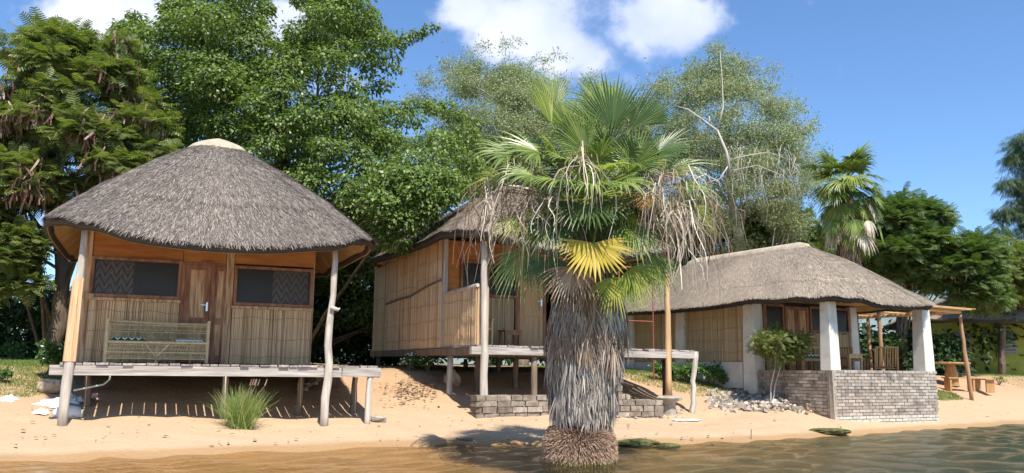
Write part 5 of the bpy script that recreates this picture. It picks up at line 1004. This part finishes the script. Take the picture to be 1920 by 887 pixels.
spec = [  # hastula px,py,dy | tip dx,dy(px up),dz toward viewer | normal | R px | mat | extra
 (1148, 245, -.1, (-8, 100, .1), (0, -1, -.15), 108, 'palmd', dict(spread=.85, droop=.02, split=.66, nseg=24, label='large dark upright leaf at the top of the palm')),
 (1180, 245, .2, (50, 70, .1), (.2, -1, .3), 92, 'palmd', dict(spread=.6, droop=.03, split=.62, nseg=17)),
 (1065, 245, .1, (-45, 80, .1), (.3, -1, .2), 105, 'palm', dict(spread=.8, droop=.12, nseg=20)),
 (1035, 235, -.1, (-30, 70, .1), (.7, -.6, .2), 105, 'palmg', dict(spread=.6, droop=.1, nseg=16)),
 (960, 290, -.2, (-75, 15, .1), (0, -.8, .7), 85, 'palm', dict(spread=1.4, droop=.5)),
 (1040, 200, .2, (-35, 80, 0), (.4, -.8, .2), 90, 'palm', dict(spread=1.1, droop=.2)),
 (1215, 235, .3, (35, 70, 0), (-.3, -.8, .2), 80, 'palmd', dict(spread=1.2, droop=.15)),
 (1255, 320, .0, (55, 15, .1), (0, -.6, .8), 90, 'palm', dict(spread=1.5, droop=.5)),
 (1120, 240, .1, (-15, 80, 0), (.1, -1, .1), 90, 'palm', dict(spread=1.3, droop=.15)),
 (1130, 320, -.8, (20, 10, .6), (0, -.7, .9), 75, 'palmg', dict(spread=2.0, droop=.5)),
 (1075, 310, -.8, (-30, 10, .5), (0, -.7, .9), 75, 'palm', dict(spread=1.9, droop=.5)),
 (1040, 420, -.7, (-25, -45, .4), (-.2, -.9, .4), 85, 'palmd', dict(spread=1.6, droop=.6)),
 (1180, 430, -.7, (25, -45, .4), (.2, -.9, .4), 85, 'palm', dict(spread=1.6, droop=.6)),
 (940, 330, .2, (-60, -20, .0), (-.2, -.7, .7), 85, 'palmg', dict(spread=1.3, droop=.7)),
 (1290, 390, .1, (50, -30, .0), (.2, -.7, .7), 80, 'palmg', dict(spread=1.3, droop=.7)),
 (1098, 285, -.5, (-25, 60, .2), (.2, -1, .35), 88, 'palm', dict(spread=1.3, droop=.12, nseg=30)),
 (1190, 310, -.6, (15, 55, .1), (-.1, -1, .25), 76, 'palm', dict(spread=1.75, droop=.12, nseg=36)),
 (1235, 285, .1, (60, 25, .1), (.1, -.7, .7), 80, 'palmd', dict(spread=1.6, droop=.25)),
 (1010, 285, -.1, (-60, 20, .1), (0, -.7, .8), 92, 'palm', dict(spread=1.7, droop=.3)),
 (1000, 330, -.5, (-65, 5, .3), (.1, -.6, .9), 90, 'palm', dict(spread=1.6, droop=.5)),
 (1110, 345, -1.0, (10, -20, .9), (0, -.5, 1), 85, 'palm', dict(spread=2.0, droop=.55)),
 (1160, 340, -.9, (40, -20, .6), (.1, -.6, .9), 85, 'palm', dict(spread=1.9, droop=.5)),
 (1055, 340, -.9, (-35, -10, .7), (-.1, -.6, .9), 80, 'palm', dict(spread=1.8, droop=.5)),
 (1275, 345, -.2, (55, -10, .2), (.1, -.5, 1), 80, 'palm', dict(spread=1.7, droop=.5)),
 (1235, 372, -.9, (-65, 0, .3), (0, -.7, .7), 72, 'palmo', dict(spread=.7, droop=.35, label='orange dying leaf hanging right of the crown centre')),
 (1113, 456, -.95, (3, -55, .35), (0, -1, .35), 84, 'palmy', dict(spread=1.75, droop=.1, split=.62, label='bright yellow leaf hanging over the trunk')),
 (985, 415, -.5, (-45, -20, .3), (-.1, -.6, .8), 75, 'palmg', dict(spread=1.4, droop=.5)),
 (985, 470, -.3, (-15, -60, .2), (-.2, -1, .3), 100, 'palm', dict(spread=1.3, droop=.4)),
 (1040, 480, -.5, (-20, -60, .2), (-.3, -1, .2), 95, 'palmd', dict(spread=1.2, droop=.4)),
 (1185, 500, -.6, (35, -50, .2), (.3, -1, .3), 85, 'palmg', dict(spread=1.3, droop=.4)),
 (1225, 480, -.2, (15, -60, .2), (.3, -1, .2), 85, 'palm', dict(spread=1.2, droop=.4)),
 (1075, 500, -.75, (-15, -55, .2), (-.2, -1, .2), 85, 'deadb', dict(spread=1.3, droop=.4)),
 (1150, 520, -.7, (12, -50, .2), (.2, -1, .2), 80, 'palmg', dict(spread=1.4, droop=.3)),
 (1200, 390, .3, (55, -20, .0), (.1, -.7, .7), 95, 'palmd', dict(spread=1.8, droop=.4)),
 (1030, 390, .2, (-45, -20, .0), (-.1, -.7, .7), 95, 'palmd', dict(spread=1.8, droop=.4)),
 (1130, 200, .5, (0, 50, -.2), (0, -1, .4), 95, 'palm', dict(spread=1.7, droop=.15)),
 (1090, 330, .3, (-10, 40, -.2), (0, -1, .5), 100, 'palmd', dict(spread=2.1, droop=.2)),
 (1160, 400, -.3, (10, -50, .4), (0, -1, .5), 95, 'palmd', dict(spread=2.0, droop=.5)),
 (1075, 400, -.3, (-10, -50, .4), (0, -1, .5), 95, 'palmd', dict(spread=2.0, droop=.5)),
]
for hx_, hy_, dy_, tip, nr_, rp, mt, kw in spec:
    kw = dict(kw); lb = kw.pop('label', None); d = Vector((tip[0]/100, -tip[2], tip[1]/100)); b = CR.lerp(CRt, rr.random())+Vector((rr.uniform(-.1, .1), rr.uniform(-.15, .05), 0))
    frond(pr, b, lp(hx_, hy_, dy_), d, Vector(nr_), rp*PY/FP, T[mt], T['palmg'] if mt != 'deadb' else T['deadb'], label=lb, rs=rr, jl=.2, **{'nseg': 28, 'wseg': .9, **kw})
for k in range(26):
    az = rr.uniform(1.02*math.pi, 1.98*math.pi); el_ = rr.uniform(-.45, 1.0); dr_ = Vector((math.cos(az)*math.cos(el_), math.sin(az)*math.cos(el_)*.8, math.sin(el_))); h = CRt+dr_*rr.uniform(.7, 1.1)+Vector((0, 0, -.1)); out = Vector((math.cos(az), math.sin(az), 0))
    frond(pr, CRt, h, dr_+Vector((0, 0, -.25 if el_ < .2 else .15)), Vector((0, 0, .7))+out*.7, rr.uniform(.45, .6), T[['palm', 'palm', 'palmg', 'palmd'][k % 4]], T['palmg'], rs=rr, nseg=26, wseg=.9, spread=rr.uniform(1.2, 1.8), droop=rr.uniform(.4, 1.1), jl=.25)
# side and back leaves the outline hints at
for k in range(12):
    az = rr.uniform(.15*math.pi, .85*math.pi) if k < 9 else rr.uniform(0, 2*math.pi); el_ = rr.uniform(-.5, .9); dr_ = Vector((math.cos(az)*math.cos(el_), math.sin(az)*math.cos(el_), math.sin(el_))); h = CRt+dr_*rr.uniform(.75, 1.0)
    frond(pr, CRt, h, dr_+Vector((0, 0, -.25)), Vector((0, 0, 1))+dr_*.1, rr.uniform(.6, .75), T['palm' if k % 2 else 'palmd'], T['palmg'], rs=rr, nseg=30, spread=1.9, droop=.4)
# dry leaves with long hanging ribbons
dsp = [(960, 318, -.3, -60), (925, 345, -.1, -40), (990, 350, -.7, -30), (1060, 350, -1.0, -5), (1095, 370, -1.0, 5), (1240, 372, -1.0, 10), (1265, 360, -.7, 30), (1290, 350, -.3, 40), (1310, 365, 0, 40), (1250, 390, -.8, 25), (1000, 390, -.6, -20), (950, 370, .2, -30), (1300, 380, .4, 30), (1225, 400, -.7, 10), (1280, 400, -.4, 20), (1200, 350, .5, 30)]
def ribbons(h, out, n, Lr, seed, spread=.9, reach=.35, wd=.0062):
    rg = np.random.default_rng(seed); a0 = math.atan2(out[1], out[0]); th = a0+rg.normal(0, spread, n); o = np.stack([np.cos(th), np.sin(th), 0*th], 1); L = rg.uniform(.35, 1.1, (n, 1))*Lr; rc = reach*rg.uniform(.3, 1.2, (n, 1)); up = rg.uniform(-.02, .16, (n, 1)); sd = norm(np.cross(o, [0, 0, 1])+rg.normal(size=(n, 3))*.6); P0 = np.array(h)+rg.normal(size=(n, 3))*.05; V = []; wv = rg.normal(0, .05, (n, 3)); ph = rg.uniform(0, 6, (n, 1)); w0 = wd*rg.uniform(.5, 1.4, (n, 1))
    for t_ in np.linspace(0, 1, 8):
        q = P0+o*rc*(1-math.exp(-4.5*t_))+np.array([0, 0, 1])*(up*math.sin(min(1, t_*4)*math.pi)-L*max(0, t_-.08)**1.15)+wv*np.sin(t_*6+ph); w_ = w0*(.5+.7*math.sin(math.pi*min(1, t_*.8+.2))); V += [q-sd*w_, q+sd*w_]
    F = np.array([[2*k, 2*k+1, 2*k+3, 2*k+2] for k in range(7)]); return np.stack(V, 1).reshape(-1, 3), (F[None]+(np.arange(n)*16)[:, None, None]).reshape(-1, 4)
dsp = [(905, 350, .1, -1), (930, 335, -.1, -1), (962, 310, -.3, -1), (985, 360, -.6, -.6), (1040, 365, -.8, -.4), (1090, 315, -1.1, .1), (945, 400, .3, -1), (1005, 395, -.6, -.5),
       (1228, 345, -1.0, .4), (1250, 352, -1.0, .5), (1262, 380, -.7, .8), (1290, 345, -.4, 1), (1318, 370, -.1, 1), (1240, 405, -.8, .4), (1275, 410, -.5, .8), (1300, 400, .4, 1)]
for i, (hx_, hy_, dy_, tx) in enumerate(dsp):
    h = lp(hx_, hy_+rr.uniform(-18, 18), dy_); out = Vector((tx, -.5 if dy_ < 0 else .2, 0)); V, F = ribbons(h, out, rr.randint(13, 22), rr.uniform(.95, 1.6), 100+i, reach=.42)
    o = obj('dry_frond', mesh('dry_frond', V, F, T['dead' if i % 3 else 'deadb']), pr); mb = MB(); mb.path([CR, CR.lerp(h, .5)+Vector((0, 0, .22)), h+Vector((0, 0, .03)), h], [.018, .012, .008, .006], 5); mb.build('leaf_stalk', T['deadb'], o)
    V, F = ribbons(h-out*.15, -out+Vector((0, -.3, 0)), 26, .55, 300+i, 1.6, .3, .004); obj('dry_fibre', mesh('dry_fibre', V, F, T['deadb']), o, kind='stuff')
for k in range(5):
    az = math.pi*(k+.5)/5; h = CRt+Vector((math.cos(az)*1.15, math.sin(az)*1.0, rr.uniform(-.25, .1))); V, F = ribbons(h, Vector((math.cos(az), math.sin(az), 0)), 18, 1.2, 500+k); o = obj('dry_frond', mesh('dry_frond', V, F, T['deadb']), pr); mb = MB(); mb.path([CR, h], [.02, .01], 5); mb.build('leaf_stalk', T['deadb'], o)

# second palm
P2 = np.array([10.75, 27.2, 0]); P2[2] = float(gh(P2[0], P2[1])); p2 = empty('fan_palm', tuple(P2), label='smaller fan palm rising behind the thatch of the white house', cat='palm'); c2 = Vector(at(1585, 345, 27.2)-P2)
mb = MB(); mb.path([(0, 0, -.1), (0, 0, 2), tuple(c2-Vector((0, 0, 1))), tuple(c2)], [.3, .28, .32, .15], 12); mb.build('trunk', T['dmass'], p2, smooth=True)
rr = random.Random(23)
for k in range(96):
    az = rr.uniform(math.pi*.95, math.pi*2.05) if k % 4 else rr.uniform(0, math.pi); low = k > 56
    el_ = rr.uniform(-.9, 1.25) if not low else rr.uniform(-1.2, -.5); out = Vector((math.cos(az), math.sin(az), 0)); dr_ = (out*math.cos(el_)+Vector((0, 0, math.sin(el_)))).normalized()
    h = c2+dr_*rr.uniform(.45, 1.05)+(Vector((0, 0, -rr.uniform(.1, 1.3))) if low else Vector((0, 0, 0))); mt = rr.choice(['palm', 'palm', 'palmg', 'palmd']) if not low else rr.choice(['palm', 'palmd', 'palmg', 'palm', 'dead'])
    tip = dr_+Vector((0, 0, -.15 if el_ > .3 else -.5)) if not low else out*.3+Vector((0, 0, -1)); frond(p2, c2+(Vector((0, 0, -.7)) if low else Vector((0, 0, 0))), h, tip, out*.8+Vector((0, 0, .6)) if not low else out, rr.uniform(.6, .85), T[mt], T['palmg'], rs=rr, nseg=26, spread=rr.uniform(1.1, 1.9), droop=.55 if mt[:4] != 'dead' else 1.5, jl=.25)
V, F = hang(900, c2.z-2.6, c2.z-.9, lambda z: .36, .6, .03, 9, cx=lambda z: c2.x*.9); obj('dead_leaf_skirt', mesh('dead_leaf_skirt', V, F, T['deadb']), p2, kind='stuff')
